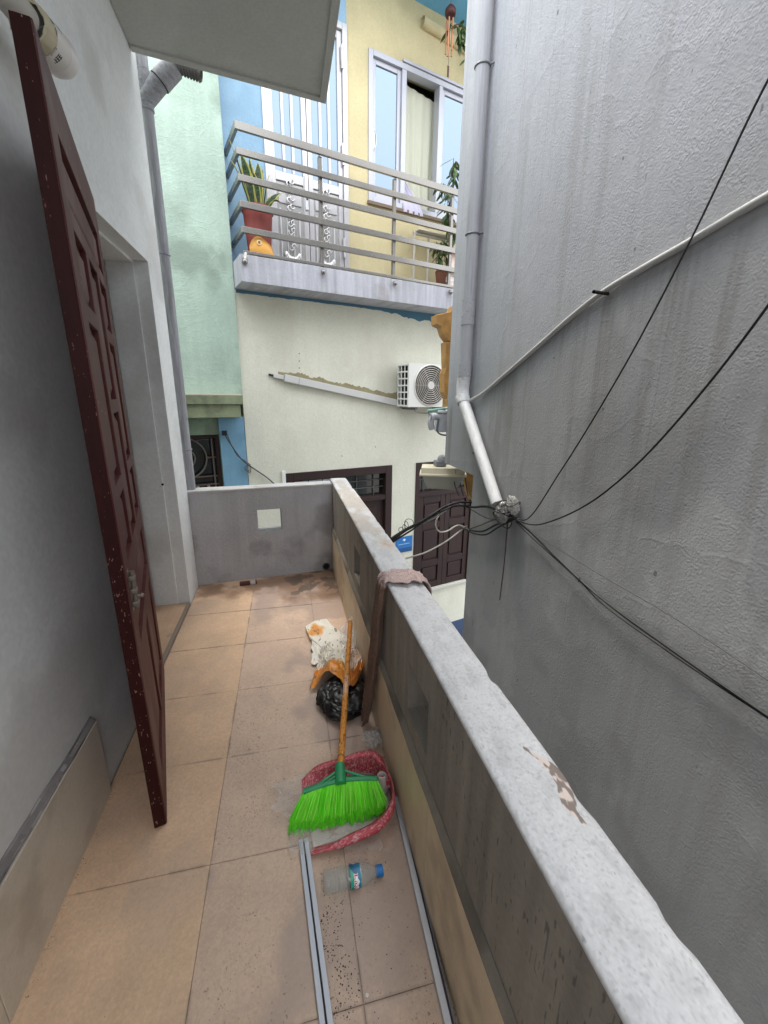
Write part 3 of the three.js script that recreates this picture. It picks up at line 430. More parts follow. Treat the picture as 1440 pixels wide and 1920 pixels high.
{ // upper metal door with glass strips and cast ornaments
  const t = thing('metal_door', 'silver double door with blue glass strips and cast ornaments on the balcony', 'door', V(0.44, 2.62, -0.2), { f: true });
  const L = -0.02, R = 0.905, B = 2.625, T = 5.035, z = -0.2, mid = 0.44;
  part(t, 'frame', [box(L, L + 0.055, B, T, z - 0.08, z + 0.02, 0.004), box(R - 0.055, R, B, T, z - 0.08, z + 0.02, 0.004), box(L + 0.056, R - 0.056, T - 0.06, T, z - 0.08, z + 0.02, 0.004)], steelW);
  const orn = (u, y, k) => { const gs = []; for (let i = 0; i < 9; i++) { const yy = y + i * 0.075; for (const s of [-1, 1]) gs.push(new THREE.TorusGeometry(0.022, 0.007, 6, 14, 4.2).rotateZ(s > 0 ? i * 0.4 : Math.PI - i * 0.4).translate(u + s * 0.016, yy + (s > 0 ? 0.02 : 0), z + 0.004)); } for (let i = 0; i < 7; i++) { const a = Math.PI * (0.1 + 0.8 * i / 6); gs.push(new THREE.SphereGeometry(0.024, 8, 6).scale(1, 1.4, 0.5).translate(u - Math.cos(a) * 0.075, y - 0.05 - Math.sin(a) * 0.06, z + 0.004)); } return gs; };
  for (const [a, b, k] of [[L + 0.058, mid - 0.004, 0], [mid + 0.004, R - 0.058, 1]]) {
    const lf = part(t, 'leaf', [box(a, a + 0.05, B + 0.01, T - 0.065, z - 0.045, z - 0.005, 0.003), box(b - 0.05, b, B + 0.01, T - 0.065, z - 0.045, z - 0.005, 0.003), box(a + 0.051, b - 0.051, T - 0.13, T - 0.066, z - 0.044, z - 0.006, 0.003), box(a + 0.051, b - 0.051, 3.52, 3.60, z - 0.044, z - 0.006, 0.003), box(a + 0.051, b - 0.051, B + 0.01, B + 0.1, z - 0.044, z - 0.006, 0.003)], steelW);
    part(t, 'glass', box(a + 0.05, b - 0.05, 3.6, T - 0.13, z - 0.032, z - 0.026), glassBlue, lf);
    const n = 3; for (let i = 1; i < n; i++) { const u = lerp(a + 0.05, b - 0.05, i / n); part(t, 'glazing_bar', box(u - 0.014, u + 0.014, 3.601, T - 0.131, z - 0.043, z - 0.008, 0.003), steelW, lf); }
    part(t, 'panel', box(a + 0.05, b - 0.05, B + 0.1, 3.52, z - 0.036, z - 0.024), std(0xb9b8b6, 0.25, { metalness: 0.6 }), lf);
    for (const [c, d, e, f] of [[a + 0.075, b - 0.075, 3.32, 3.49]]) part(t, 'raised_panel', box(c, d, e, f, z - 0.024, z - 0.012, 0.006), steelW, lf);
    for (const du of [0.085, 0.155, 0.225, 0.295]) part(t, 'flute', cyl(V(a + du, B + 0.12, z - 0.022), V(a + du, 3.27, z - 0.022), 0.012, 0.012, 8), steelW, lf);
    part(t, 'ornament', orn((a + b) / 2, B + 0.28, k), std(0xd4d2d0, 0.22, { metalness: 0.7 }), lf);
  }
  const hd = part(t, 'handle_plate', box(mid - 0.042, mid - 0.008, 3.30, 3.62, z - 0.004, z + 0.012, 0.004), std(0xe6e6e8, 0.3, { metalness: 0.3 }));
  part(t, 'keyhole', cyl(V(mid - 0.025, 3.40, z + 0.008), V(mid - 0.025, 3.40, z + 0.016), 0.012, 0.012, 12), std(0x222222, 0.5), hd);
  for (const y of [4.75, 3.9, 3.0]) part(t, 'hinge', [cyl(V(R - 0.06, y - 0.1, z + 0.02), V(R - 0.06, y + 0.1, z + 0.02), 0.013, 0.013, 10), box(R - 0.075, R - 0.045, y - 0.04, y + 0.1, z + 0.012, z + 0.026, 0.003)], steelW);
}
{ // sliding window
  const t = thing('sliding_window', 'grey aluminium sliding window with blue reflecting panes in the yellow wall', 'window', V(2.1, 3.54, -0.2), { f: true });
  const al = std(0xb4b5bd, 0.4, { metalness: 0.4 }), L = 1.165, R = 3.06, B = 3.54, T = 4.935, z = -0.2;
  part(t, 'frame', [box(L - 0.005, L + 0.05, B, T, z - 0.1, z + 0.015, 0.003), box(R - 0.05, R + 0.005, B, T, z - 0.1, z + 0.015, 0.003), box(L + 0.051, R - 0.051, T - 0.05, T + 0.005, z - 0.1, z + 0.015, 0.003), box(L + 0.051, R - 0.051, B - 0.005, B + 0.05, z - 0.1, z + 0.015, 0.003)], al);
  part(t, 'head_trim', box(L + 0.42, R, T + 0.008, T + 0.035, z + 0.001, z + 0.03, 0.003), al);
  part(t, 'mullion', [box(1.585, 1.645, B + 0.05, T - 0.05, z - 0.095, z + 0.012, 0.003), box(2.10, 2.15, B + 0.05, T - 0.05, z - 0.095, z + 0.012, 0.003)], al);
  const sash = (a, b) => { const s = part(t, 'sash', [box(a, a + 0.045, B + 0.052, T - 0.052, z - 0.05, z - 0.015, 0.003), box(b - 0.045, b, B + 0.052, T - 0.052, z - 0.05, z - 0.015, 0.003), box(a + 0.046, b - 0.046, T - 0.10, T - 0.053, z - 0.05, z - 0.015, 0.003), box(a + 0.046, b - 0.046, B + 0.053, B + 0.12, z - 0.05, z - 0.015, 0.003)], al); part(t, 'pane', box(a + 0.044, b - 0.044, B + 0.11, T - 0.1, z - 0.036, z - 0.030), glassBlue, s); return s; };
  const s1 = sash(L + 0.052, 1.584); sash(2.152, 2.6); sash(2.61, R - 0.052);
  part(t, 'handle', [new THREE.TorusGeometry(0.05, 0.008, 8, 20, Math.PI).rotateZ(-Math.PI / 2).scale(0.5, 1.6, 1).translate(L + 0.075, 4.15, z - 0.008), box(L + 0.062, L + 0.086, 4.05, 4.25, z - 0.016, z - 0.008, 0.003)], std(0xd0d0d2, 0.3, { metalness: 0.6 }), s1);
  part(t, 'sill', box(L - 0.02, R + 0.02, B - 0.04, B - 0.006, z + 0.001, z + 0.035, 0.003), std(0x7a6a58, 0.8));
  // curtain showing through the open middle
  const rows = []; for (let i = 0; i <= 30; i++) { const y = lerp(4.88, 3.60, i / 30), row = []; for (let j = 0; j <= 40; j++) { const x = lerp(1.60, 2.24, j / 40); const sag = 0.065 * Math.pow(j / 40, 0.8) * (1 - i / 30) * 1.4; row.push(V(x, y - sag * (i < 1 ? 1 : 1), z - 0.14 + 0.018 * Math.sin(j * 0.9 + 1.4 * fbm(j * 0.2, i * 0.1, 2, 3)) * (0.3 + i / 40))); } rows.push(row); }
  const cu = thing('window_curtain', 'pale cream curtain hanging in the open middle of the sliding window', 'curtain', V(1.87, 3.6, -0.34), { f: true });
  part(cu, 'drape', sheet(rows, 0.002), phys(0xdfe0cc, 0.95, { transmission: 0.25, thickness: 0 }));
  const r2 = []; for (let i = 0; i <= 26; i++) { const y = lerp(4.5, 3.50, i / 26), row = []; for (let j = 0; j <= 20; j++) row.push(V(lerp(1.62, 1.68 + 0.22 * smooth(0.45, 1, i / 26), j / 20), y, lerp(-0.30, -0.16, smooth(0.6, 1, i / 26)) + 0.012 * Math.sin(j * 1.1) + 0.006 * Math.sin(i * 0.7 + j))); r2.push(row); }
  part(cu, 'lace_edge', sheet(r2, 0.002), phys(0xd9d4e6, 0.9, { transmission: 0.3, thickness: 0 }));
}
{ // air conditioner on the cream wall
  const wh = std(0xd9d9d4, 0.45), dk = std(0x26282a, 0.8), gr = std(0xa9a49c, 0.5);
  const t = thing('air_conditioner', 'white outdoor air conditioner unit with round fan grille on the cream wall', 'air conditioner', V(1.75, 1.235, 0.06), { f: true });
  const L = 1.435, R = 2.19, B = 1.24, T = 1.752, z0 = 0.07, z1 = 0.335, fu = 1.762, fy = 1.502, fr = 0.238;
  const face = poly([[L + 0.001, B], [R, B], [R, T], [L + 0.001, T]]); const hole = new THREE.Path(); hole.absarc(fu, fy, fr, 0, Math.PI * 2, true); face.holes.push(hole);
  part(t, 'front_plate', uvBox(ext(face, 0.012, 0.002).translate(0, 0, z1 - 0.012)), wh);
  part(t, 'casing', [box(L + 0.002, R, T - 0.012, T, z0, z1 - 0.013, 0.003), box(L + 0.002, R, B, B + 0.012, z0, z1 - 0.013, 0.003), box(R - 0.012, R, B + 0.013, T - 0.013, z0, z1 - 0.013), box(L + 0.002, R, B + 0.013, T - 0.013, z0, z0 + 0.01)], wh);
  part(t, 'inner_coil', box(L + 0.05, R - 0.03, B + 0.02, T - 0.02, z0 + 0.03, z0 + 0.06), dk);
  part(t, 'fan_shroud', cyl(V(fu, fy, z1 - 0.09), V(fu, fy, z1 - 0.008), fr, fr, 40, true), dk);
  const fb = []; for (let k = 0; k < 3; k++) { const g = new THREE.BoxGeometry(0.19, 0.12, 0.006); g.rotateX(0.5); g.translate(0.11, 0, 0); g.rotateZ(k * 2.094 + 0.4); g.translate(fu, fy, z1 - 0.07); fb.push(g); } part(t, 'fan_blade', fb, std(0x3a3c3e, 0.6));
  for (let i = 0; i < 8; i++) part(t, 'grille_ring', new THREE.TorusGeometry(0.066 + i * 0.0245, 0.0062, 6, 48).translate(fu, fy, z1 + 0.004), gr);
  part(t, 'fan_rim', new THREE.TorusGeometry(fr + 0.004, 0.008, 8, 60).translate(fu, fy, z1 + 0.001), wh);
  part(t, 'fan_hub', cyl(V(fu, fy, z1 - 0.004), V(fu, fy, z1 + 0.012), 0.05, 0.048, 28), std(0xc9c8c2, 0.45));
  const sp = []; for (let k = 0; k < 6; k++) { const a = k * 1.047; sp.push(cyl(V(fu + Math.cos(a) * 0.05, fy + Math.sin(a) * 0.05, z1), V(fu + Math.cos(a) * fr, fy + Math.sin(a) * fr, z1), 0.004, 0.004, 6)); } part(t, 'grille_spoke', sp, gr);
  for (let i = 0; i <= 6; i++) { const y = lerp(B + 0.016, T - 0.016, i / 6); part(t, 'side_bar', box(L - 0.004, L + 0.012, y - 0.009, y + 0.009, z0 + 0.01, z1 - 0.014, 0.003), wh); }
  for (let i = 0; i <= 3; i++) { const z = lerp(z0 + 0.012, z1 - 0.022, i / 3); part(t, 'side_post', box(L - 0.002, L + 0.010, B, T, z - 0.007, z + 0.007, 0.003), wh); }
  part(t, 'mounting_bracket', [box(L + 0.12, L + 0.15, B - 0.035, B - 0.002, 0, z1 - 0.02), box(R - 0.15, R - 0.12, B - 0.035, B - 0.002, 0, z1 - 0.02)], std(0x6d6f70, 0.6, { metalness: 0.4 }));
  part(t, 'drain_tube', tube([V(1.6, B - 0.005, 0.2), V(1.64, B - 0.05, 0.18), V(1.74, B - 0.075, 0.1), V(1.9, B - 0.09, 0.03), V(2.3, B - 0.1, 0.02)], 0.007, 24, 6), std(0x8e8c86, 0.6));
}
{ // trunking
  const a = fac(513, 704, 0.03), b = fac(752, 757, 0.03), wm = std(0xc6c6c4, 0.5); const d = b.clone().sub(a), L = Math.hypot(d.x, d.y), an = Math.atan2(d.y, d.x);
  const t = thing('cable_trunking', 'slanting white plastic trunking on the cream wall leading to the air conditioner', 'trunking', V(a.x, a.y, 0), { f: true });
  const seg = (s0, s1, h, z) => { const g = new RoundedBoxGeometry(s1 - s0, h, z, 2, 0.006); g.translate((s0 + s1) / 2, 0, z / 2); g.rotateZ(an); g.translate(a.x, a.y, 0.003); return g; };
  part(t, 'end_stub', seg(0.0, 0.115, 0.045, 0.035), wm); part(t, 'pipe_ends', seg(-0.05, 0.06, 0.02, 0.02), std(0x2b2a28, 0.8)); part(t, 'cover', seg(0.118, 0.28, 0.078, 0.052), wm); part(t, 'cover', seg(0.2825, L, 0.078, 0.052), wm);
}
const wood = paint([42, 19, 19], { size: 0.8, amp: 0.16, streak: 0.12, dirt: [28, 15, 15], dirtAmt: 0.4, sd: 181, bump: bumpSmooth, bs: 0.0008, rough: 0.65 });
const barM = std(0x5c5a58, 0.6, { metalness: 0.3 }), darkGlass = phys(0x1b2022, 0.12, { clearcoat: 0.6 });
{ // low left window / doorway
  const t = thing('brown_transom_door', 'dark brown door with barred transom half hidden behind the end parapet', 'door', V(0.69, -2.1, 0), { f: true });
  const L = -0.036, R = 1.418, T = 0.481, B = -2.1, z = 0;
  part(t, 'frame', [box(L, L + 0.09, B, T, z - 0.12, z + 0.012, 0.004), box(R - 0.1, R, B, T, z - 0.12, z + 0.012, 0.004), box(L + 0.091, R - 0.101, T - 0.1, T, z - 0.12, z + 0.012, 0.004), box(L + 0.091, R - 0.101, 0.02, 0.085, z - 0.12, z + 0.006, 0.004)], wood);
  part(t, 'plaster_edge', box(L - 0.045, L - 0.001, B, T + 0.035, 0.001, 0.016, 0.003), std(0xe2e2dc, 0.85));
  part(t, 'transom_glass', box(L + 0.09, R - 0.1, 0.085, T - 0.1, z - 0.09, z - 0.084), darkGlass);
  for (let i = 0; i < 3; i++) part(t, 'white_card', box(0.09 + i * 0.185, 0.262 + i * 0.185, 0.12, T - 0.125, z - 0.082, z - 0.076, 0.002), std(0xc9ced6, 0.7));
  for (const y of [0.19, 0.29]) part(t, 'window_bar', cyl(V(0.65, y, z - 0.07), V(R - 0.1, y, z - 0.07), 0.008, 0.008, 8), barM);
  for (const u of [0.65, 0.92, 1.17]) part(t, 'window_bar', cyl(V(u, 0.085, z - 0.07), V(u, T - 0.1, z - 0.07), 0.008, 0.008, 8), barM);
  for (const [a, b] of [[L + 0.091, 0.69], [0.694, R - 0.101]]) { const l = part(t, 'leaf', box(a, b, B, 0.019, z - 0.08, z - 0.04, 0.004), wood); for (const [c, d] of [[-0.55, -0.08], [-1.2, -0.65], [-1.95, -1.3]]) part(t, 'raised_panel', box(a + 0.12, b - 0.12, c, d, z - 0.04, z - 0.026, 0.008), wood, l); }
}
{ // low right shutters
  const t = thing('brown_shutters', 'pair of dark brown panelled shutters under a barred transom in the cream wall', 'shutters', V(2.35, -1.49, 0), { f: true });
  const L = 1.805, R = 2.905, T = 0.482, B = -1.49, z = 0, m = 2.355;
  part(t, 'frame', [box(L, L + 0.065, B, T, z - 0.12, z + 0.014, 0.004), box(R - 0.065, R, B, T, z - 0.12, z + 0.014, 0.004), box(L + 0.066, R - 0.066, T - 0.065, T, z - 0.12, z + 0.014, 0.004), box(L + 0.066, R - 0.066, -0.015, 0.05, z - 0.12, z + 0.010, 0.004)], wood);
  part(t, 'transom_glass', box(L + 0.065, R - 0.065, 0.05, T - 0.065, z - 0.09, z - 0.084), darkGlass);
  for (let i = 0; i < 5; i++) part(t, 'window_bar', cyl(V(1.98 + i * 0.16, 0.05, z - 0.06), V(1.98 + i * 0.16, T - 0.065, z - 0.06), 0.007, 0.007, 8), barM);
  part(t, 'window_bar', cyl(V(L + 0.065, 0.23, z - 0.06), V(R - 0.065, 0.23, z - 0.06), 0.007, 0.007, 8), barM);
  for (const [a, b] of [[L + 0.067, m - 0.002], [m + 0.002, R - 0.067]]) {
    const l = part(t, 'leaf', [box(a, a + 0.085, B + 0.01, -0.017, z - 0.05, z - 0.008, 0.004), box(b - 0.085, b, B + 0.01, -0.017, z - 0.05, z - 0.008, 0.004), ...[[B + 0.01, B + 0.11], [-1.12, -1.02], [-0.52, -0.42], [-0.12, -0.018]].map(([c, d]) => box(a + 0.086, b - 0.086, c, d, z - 0.05, z - 0.008, 0.004)), box(a + 0.08, b - 0.08, B + 0.05, -0.05, z - 0.04, z - 0.032)], wood);
    for (const [c, d] of [[-1.36, -1.14], [-0.99, -0.55], [-0.39, -0.15]]) part(t, 'raised_panel', box(a + 0.115, b - 0.115, c, d, z - 0.036, z - 0.014, 0.01), wood, l);
  }
  part(t, 'sill', box(L - 0.02, R + 0.02, B - 0.05, B - 0.002, 0.001, 0.03, 0.006), std(0xbdbbb2, 0.9));
}
{ // blue notice
  const cv = document.createElement('canvas'); cv.width = 256; cv.height = 208; const c = cv.getContext('2d'); c.fillStyle = '#1f6fb4'; c.fillRect(0, 0, 256, 208); c.fillStyle = '#dfe9f2'; c.beginPath(); c.moveTo(100, 40); c.lineTo(128, 22); c.lineTo(156, 40); c.lineTo(140, 46); c.lineTo(128, 62); c.lineTo(116, 46); c.fill(); for (let i = 0; i < 9; i++) c.fillRect(40 + i * 20, 92, 13, 7); c.fillStyle = '#1a4f86'; c.fillRect(0, 150, 256, 58);
  const tx = new THREE.CanvasTexture(cv); tx.colorSpace = THREE.SRGBColorSpace;
  const t = thing('blue_sign', 'small blue sign plate with white print beside the brown shutters', 'sign', V(1.635, -0.79, 0.004), { f: true });
  part(t, 'plate', box(1.495, 1.775, -0.80, -0.565, 0.003, 0.010), std(0x1f6fb4, 0.5));
  const g = new THREE.PlaneGeometry(0.272, 0.227).translate(1.635, -0.6825, 0.0125); part(t, 'print', g, std(0xffffff, 0.5, { map: tx }));
}
{ // wires fixed to the blue pilaster
  const p = (x, y) => { const q = fac(x, y, 0.03); return facW(q.x, q.y, q.z); };
  const t = thing('facade_wires', 'thin dark wires sagging from the blue pilaster past the cream wall', 'wires', p(420, 812));
  part(t, 'wire', tube([p(420, 812), p(432, 832), p(448, 855), p(458, 866), p(478, 880), p(500, 895), p(515, 908), p(560, 945)], 0.007, 50, 6), std(0x3c4144, 0.6));
  part(t, 'wire', tube([p(424, 810), p(436, 838), p(446, 855), p(456, 862), p(470, 872)], 0.005, 30, 6), std(0x4c5154, 0.6));
  for (let i = 0; i < 3; i++) { const q = p(464 + 2 * i, 878 + i); part(t, 'wire_coil', new THREE.TorusGeometry(0.03 + 0.006 * i, 0.0028, 6, 24).rotateY(TH + 0.5 * i).translate(q.x, q.y, q.z), std(0x55504a, 0.6)); }
  const k = p(421, 812); part(t, 'hook', new THREE.BoxGeometry(0.05, 0.05, 0.03).translate(k.x, k.y, k.z), std(0x1e2226, 0.7));
}

// ================================================================== GREEN HOUSE (far left)
{
  const gm = paint([170, 190, 176], { size: 2.6, amp: 0.10, streak: 0.06, dirt: [112, 126, 112], dirtAmt: 0.5, sd: 201, bs: 0.006, res: 1024 });
  const gd = paint([132, 140, 112], { size: 1.2, amp: 0.14, streak: 0.1, dirt: [78, 82, 66], dirtAmt: 0.5, sd: 203, bs: 0.004 });
  const bl = paint([116, 158, 184], { size: 1.4, amp: 0.06, dirt: [80, 116, 138], dirtAmt: 0.25, sd: 205, bs: 0.003 });
  const h = thing('green_house', 'weathered pale green house wall with a mouldy ledge', 'house', V(-1.5, -2.7, 0), { f: true });
  const L = -3.6, R = -0.458;
  part(h, 'upper_wall', box(L, R, 1.36, 5.6, -0.35, 0.02), gm);
  const led = part(h, 'ledge', box(L, -0.492, 1.272, 1.358, -0.3, 0.172, 0.004), gd);
  part(h, 'ledge_moulding', box(L, -0.515, 1.14, 1.271, -0.3, 0.15, 0.004), gd, led);
  part(h, 'mortar_crust', box(L, -0.5, 1.3585, 1.372, 0.021, 0.165, 0.004), std(0xbdb8a4, 0.95), led);
  const s = poly([[L, -2.7], [-0.722, -2.7], [-0.722, 1.139], [L, 1.139]]); s.holes.push(rectPath(-2.0, -0.724, -0.5, 0.956)); 
  part(h, 'lower_wall', uvBox(ext(s, 0.2).translate(0, 0, -0.22)), paint([128, 150, 128], { size: 1.2, amp: 0.1, dirtAmt: 0.4, sd: 207 }));
  part(h, 'blue_pilaster', box(-0.7215, R - 0.001, -2.7, 1.139, -0.22, -0.004), bl);
  part(h, 'back_wall', box(L, R, -2.7, 5.6, -3.1, -3), std(0x77756c, 0.9));
  part(h, 'side_wall', box(L, L + 0.1, -2.7, 5.6, -2.99, -0.351), std(0x77756c, 0.9));
  part(h, 'floor_slab', box(L + 0.1, R, 1.2, 1.3, -2.99, -0.36), std(0x77756c, 0.9));
  const w = thing('grille_window', 'dark window with curved iron grille beside the blue pilaster', 'window', V(-1.36, -0.5, -0.1), { f: true });
  part(w, 'frame', [box(-0.765, -0.726, -0.49, 0.954, -0.16, -0.06, 0.003), box(-1.998, -1.96, -0.49, 0.954, -0.16, -0.06, 0.003), box(-1.959, -0.766, 0.915, 0.954, -0.16, -0.06, 0.003), box(-1.959, -0.766, -0.49, -0.45, -0.16, -0.06, 0.003)], wood);
  part(w, 'glass', box(-1.96, -0.765, -0.45, 0.916, -0.15, -0.144), darkGlass);
  const im = std(0x6b6660, 0.7, { metalness: 0.2 }), z = -0.075;
  for (const [r, cx] of [[0.215, -1.08], [0.10, -1.08]]) part(w, 'grille_curve', new THREE.TorusGeometry(r, 0.008, 6, 32).translate(cx, 0.71, z), im);
  for (const [a, b, y] of [[-1.95, -0.77, 0.505], [-1.95, -0.77, 0.415], [-0.865, -0.77, 0.71]]) part(w, 'grille_bar', cyl(V(a, y, z), V(b, y, z), 0.008, 0.008, 8), std(0x5e463e, 0.7));
  for (const u of [-1.3, -0.80]) part(w, 'grille_bar', cyl(V(u, -0.45, z), V(u, 0.915, z), 0.008, 0.008, 8), im);
  for (const u of [-0.98, -0.87]) part(w, 'white_post', cyl(V(u, -0.2, -0.1), V(u, 0.40, -0.1), 0.014, 0.014, 8), std(0xb8b6ae, 0.7));
  // pipe running down the corner of the two houses
  single('corner_pipe', cyl(facW(-0.44, 2.395, -0.165), facW(-0.44, 5.5, -0.165), 0.018, 0.018, 10), std(0x6f93b4, 0.6), 'thin blue pipe in the corner between green wall and blue wall', 'pipe', facW(-0.44, 2.395, -0.165));
}

// ================================================================== THINGS ON THE FAR BALCONY
{ // snake plant
  const t = thing('snake_plant', 'potted snake plant in a red plastic pot behind the steel railing', 'plant', V(-0.2, 2.623, 0.09), { f: true }); const c = V(-0.2, 2.623, 0.09);
  const pr = [[0.0, 0.005], [0.098, 0.0], [0.104, 0.02], [0.138, 0.44], [0.152, 0.442], [0.154, 0.478], [0.140, 0.478], [0.134, 0.45], [0.001, 0.43]].map(q => new THREE.Vector2(q[0], q[1]));
  part(t, 'pot', new THREE.LatheGeometry(pr, 32).translate(c.x, c.y, c.z), paint([138, 62, 56], { size: 0.5, amp: 0.08, dirt: [96, 48, 44], dirtAmt: 0.4, sd: 221, bump: bumpSmooth, bs: 0.0006, rough: 0.6 }));
  part(t, 'soil', new THREE.CircleGeometry(0.132, 20).rotateX(-Math.PI / 2).translate(c.x, c.y + 0.445, c.z), std(0x2e241c, 1));
  const lt = tex(64, 256, (u, v) => { const e = Math.abs(u - 0.5) * 2, y = e > 0.66 + 0.1 * vn(v * 30, 1, 4) ? 1 : 0; const b = smooth(0.4, 0.6, vn(u * 4, v * 40, 3)); return y ? [196, 190, 104] : mix3([44, 66, 42], [74, 98, 62], b); });
  const lm = std(0xffffff, 0.5, { map: lt }); seed(61);
  const leaf = (base, tip, wid, tw) => { const rows = []; for (let i = 0; i <= 14; i++) { const k = i / 14, q = base.clone().lerp(tip, k).add(V(0, 0.05 * Math.sin(k * 3.1), 0)), w = wid * (0.55 + 0.75 * Math.sin(Math.min(1, k * 1.15) * 2.6)) * (1 - Math.pow(k, 6)); const a = tw + k * 0.7, row = []; for (let j = 0; j <= 4; j++) { const s = (j / 4 - 0.5) * w; row.push(q.clone().add(V(Math.cos(a) * s, 0, Math.sin(a) * s + Math.abs(s) * 0.35))); } rows.push(row); } return sheet(rows, 0.004); };
  const b = c.clone().add(V(0, 0.44, 0));
  for (const [dx, dz, tx, ty, tz, w, tw] of [[-0.03, 0, -0.13, 0.46, 0.02, 0.07, 0.2], [0.0, 0.03, 0.02, 0.40, 0.05, 0.075, 0.1], [0.03, -0.02, 0.06, 0.36, 0, 0.06, -0.4], [-0.02, -0.04, -0.03, 0.47, -0.06, 0.06, 0.6], [0.05, 0.02, 0.13, 0.34, 0.03, 0.03, 1.2], [0.05, 0.0, 0.25, 0.20, 0.06, 0.07, 0.3], [0.04, 0.04, 0.20, 0.10, 0.10, 0.05, 0.9], [-0.06, 0.02, -0.23, 0.36, 0.06, 0.04, 1.3], [-0.05, -0.02, -0.24, 0.5, 0.1, 0.035, 1.2], [0.01, 0.05, -0.05, 0.28, 0.12, 0.05, -0.2], [0.02, -0.05, 0.1, 0.42, -0.05, 0.04, 0.8]]) part(t, 'leaf', leaf(b.clone().add(V(dx, 0, dz)), b.clone().add(V(tx, ty, tz)), w, tw), lm);
}
{ // yellow plastic jug
  const c = V(-0.225, 2.623, 0.235), t = thing('yellow_jug', 'small yellow plastic jug with a round spout at the foot of the red pot', 'jug', c, { f: true }); const ym = std(0xe0a650, 0.5);
  const g = new THREE.SphereGeometry(0.095, 24, 18); const p = g.attributes.position; for (let i = 0; i < p.count; i++) { const x = p.getX(i), y = p.getY(i); p.setXYZ(i, x * (1.15 - 0.35 * (y / 0.095)) + 0.02 * y / 0.095 * -1, y * 1.05 + 0.098, p.getZ(i) * 0.6); } g.computeVertexNormals(); part(t, 'body', g.translate(c.x, c.y, c.z), ym);
  part(t, 'spout', [new THREE.TorusGeometry(0.018, 0.006, 8, 18).translate(c.x - 0.03, c.y + 0.13, c.z + 0.058)], std(0xead0a0, 0.5)); part(t, 'spout_mouth', cyl(V(c.x - 0.03, c.y + 0.13, c.z + 0.045), V(c.x - 0.03, c.y + 0.13, c.z + 0.06), 0.013, 0.013, 12), std(0x8a5a2c, 0.7));
  part(t, 'handle', tube([V(c.x + 0.03, c.y + 0.17, c.z), V(c.x + 0.09, c.y + 0.12, c.z), V(c.x + 0.12, c.y + 0.03, c.z)], 0.014, 14, 8), ym);
}
// long narrow drooping leaves, shared shapes
const leafGeo = [0, 1, 2].map(k => { const rows = []; for (let i = 0; i <= 6; i++) { const q = i / 6, w = 0.019 * Math.sin(Math.pow(q, 0.75) * 3.05 + 0.05), row = []; for (let j = 0; j <= 2; j++) { const s = (j - 1) * w; row.push(V(s, -0.15 * q * (0.6 + 0.4 * Math.cos(q * (0.6 + 0.4 * k))), 0.07 * Math.sin(q * 1.8) * (1 + 0.4 * k) - Math.abs(s) * 0.4)); } rows.push(row); } return sheet(rows, 0.0012); });
const leafM = [[0.075, 0.15, 0.035], [0.12, 0.20, 0.05], [0.05, 0.11, 0.03]].map(c => phys(new THREE.Color().setRGB(...c), 0.55, { transmission: 0.3, thickness: 0 }));
// leafy plants at the end of the far balcony
function leafy(t, x, z, trunk, list, n) {
  const bark = std(0x5d4a36, 0.9); part(t, 'trunk', tube(trunk, 0.010, 30, 8), bark); const br = [], tips = [];
  for (const [y, x1, y1, z1] of list) { const a = V(x, y, z), e = V(x + x1, y + y1, z + z1); br.push(tube([a, a.clone().lerp(e, 0.5).add(V(0, 0.05, 0)), e], 0.004, 10, 6)); for (let i = 0; i < n; i++) tips.push(a.clone().lerp(e, rr(0.3, 1.05)).add(V(rr(-0.03, 0.03), rr(-0.01, 0.05), rr(-0.03, 0.03)))); }
  part(t, 'branches', br, bark);
  for (const p of tips) place(t, 'leaf', leafGeo[Math.floor(rnd() * 3)], leafM[Math.floor(rnd() * 3)], p, [rr(-0.5, 0.5), rnd() * 6.28, rr(-0.4, 0.4)]);
}
{
  seed(91); const t = thing('balcony_tree', 'leafy potted shrub with narrow drooping leaves behind the railing of the far balcony', 'plant', V(2.16, 2.623, 0.05), { f: true });
  part(t, 'pot', new THREE.LatheGeometry([[0, 0], [0.12, 0], [0.16, 0.26], [0.15, 0.26], [0.14, 0.24], [0, 0.24]].map(q => new THREE.Vector2(...q)), 24).translate(2.16, 2.623, 0.05), std(0x8a5a48, 0.8));
  leafy(t, 2.17, 0.05, [V(2.16, 2.84, 0.05), V(2.18, 3.2, 0.06), V(2.17, 3.6, 0.04), V(2.2, 4.05, 0.07)], [[3.1, -0.28, 0.02, 0.08], [3.05, -0.2, 0.1, 0.12], [3.25, -0.14, 0.2, 0.12], [3.35, -0.12, 0.34, 0.1], [3.5, -0.12, 0.28, -0.02], [3.55, -0.06, 0.36, 0.12], [3.0, -0.3, -0.04, 0.14], [3.7, -0.04, 0.36, 0.05], [3.2, 0.1, 0.2, 0.1]], 12);
  const h = thing('hanging_plant', 'leafy spray hanging from the eave beside the wind chime', 'plant', V(2.2, 5.0, 0.2), { f: true });
  leafy(h, 2.2, 0.2, [V(2.35, 5.53, 0.2), V(2.32, 5.3, 0.2), V(2.22, 5.12, 0.2), V(2.2, 4.9, 0.2)], [[5.15, -0.28, -0.02, 0.03], [5.12, -0.2, 0.0, 0.08], [5.1, -0.1, -0.04, 0.0], [4.98, -0.05, -0.1, 0.05], [5.1, 0.12, 0.05, 0.1]], 8);
}
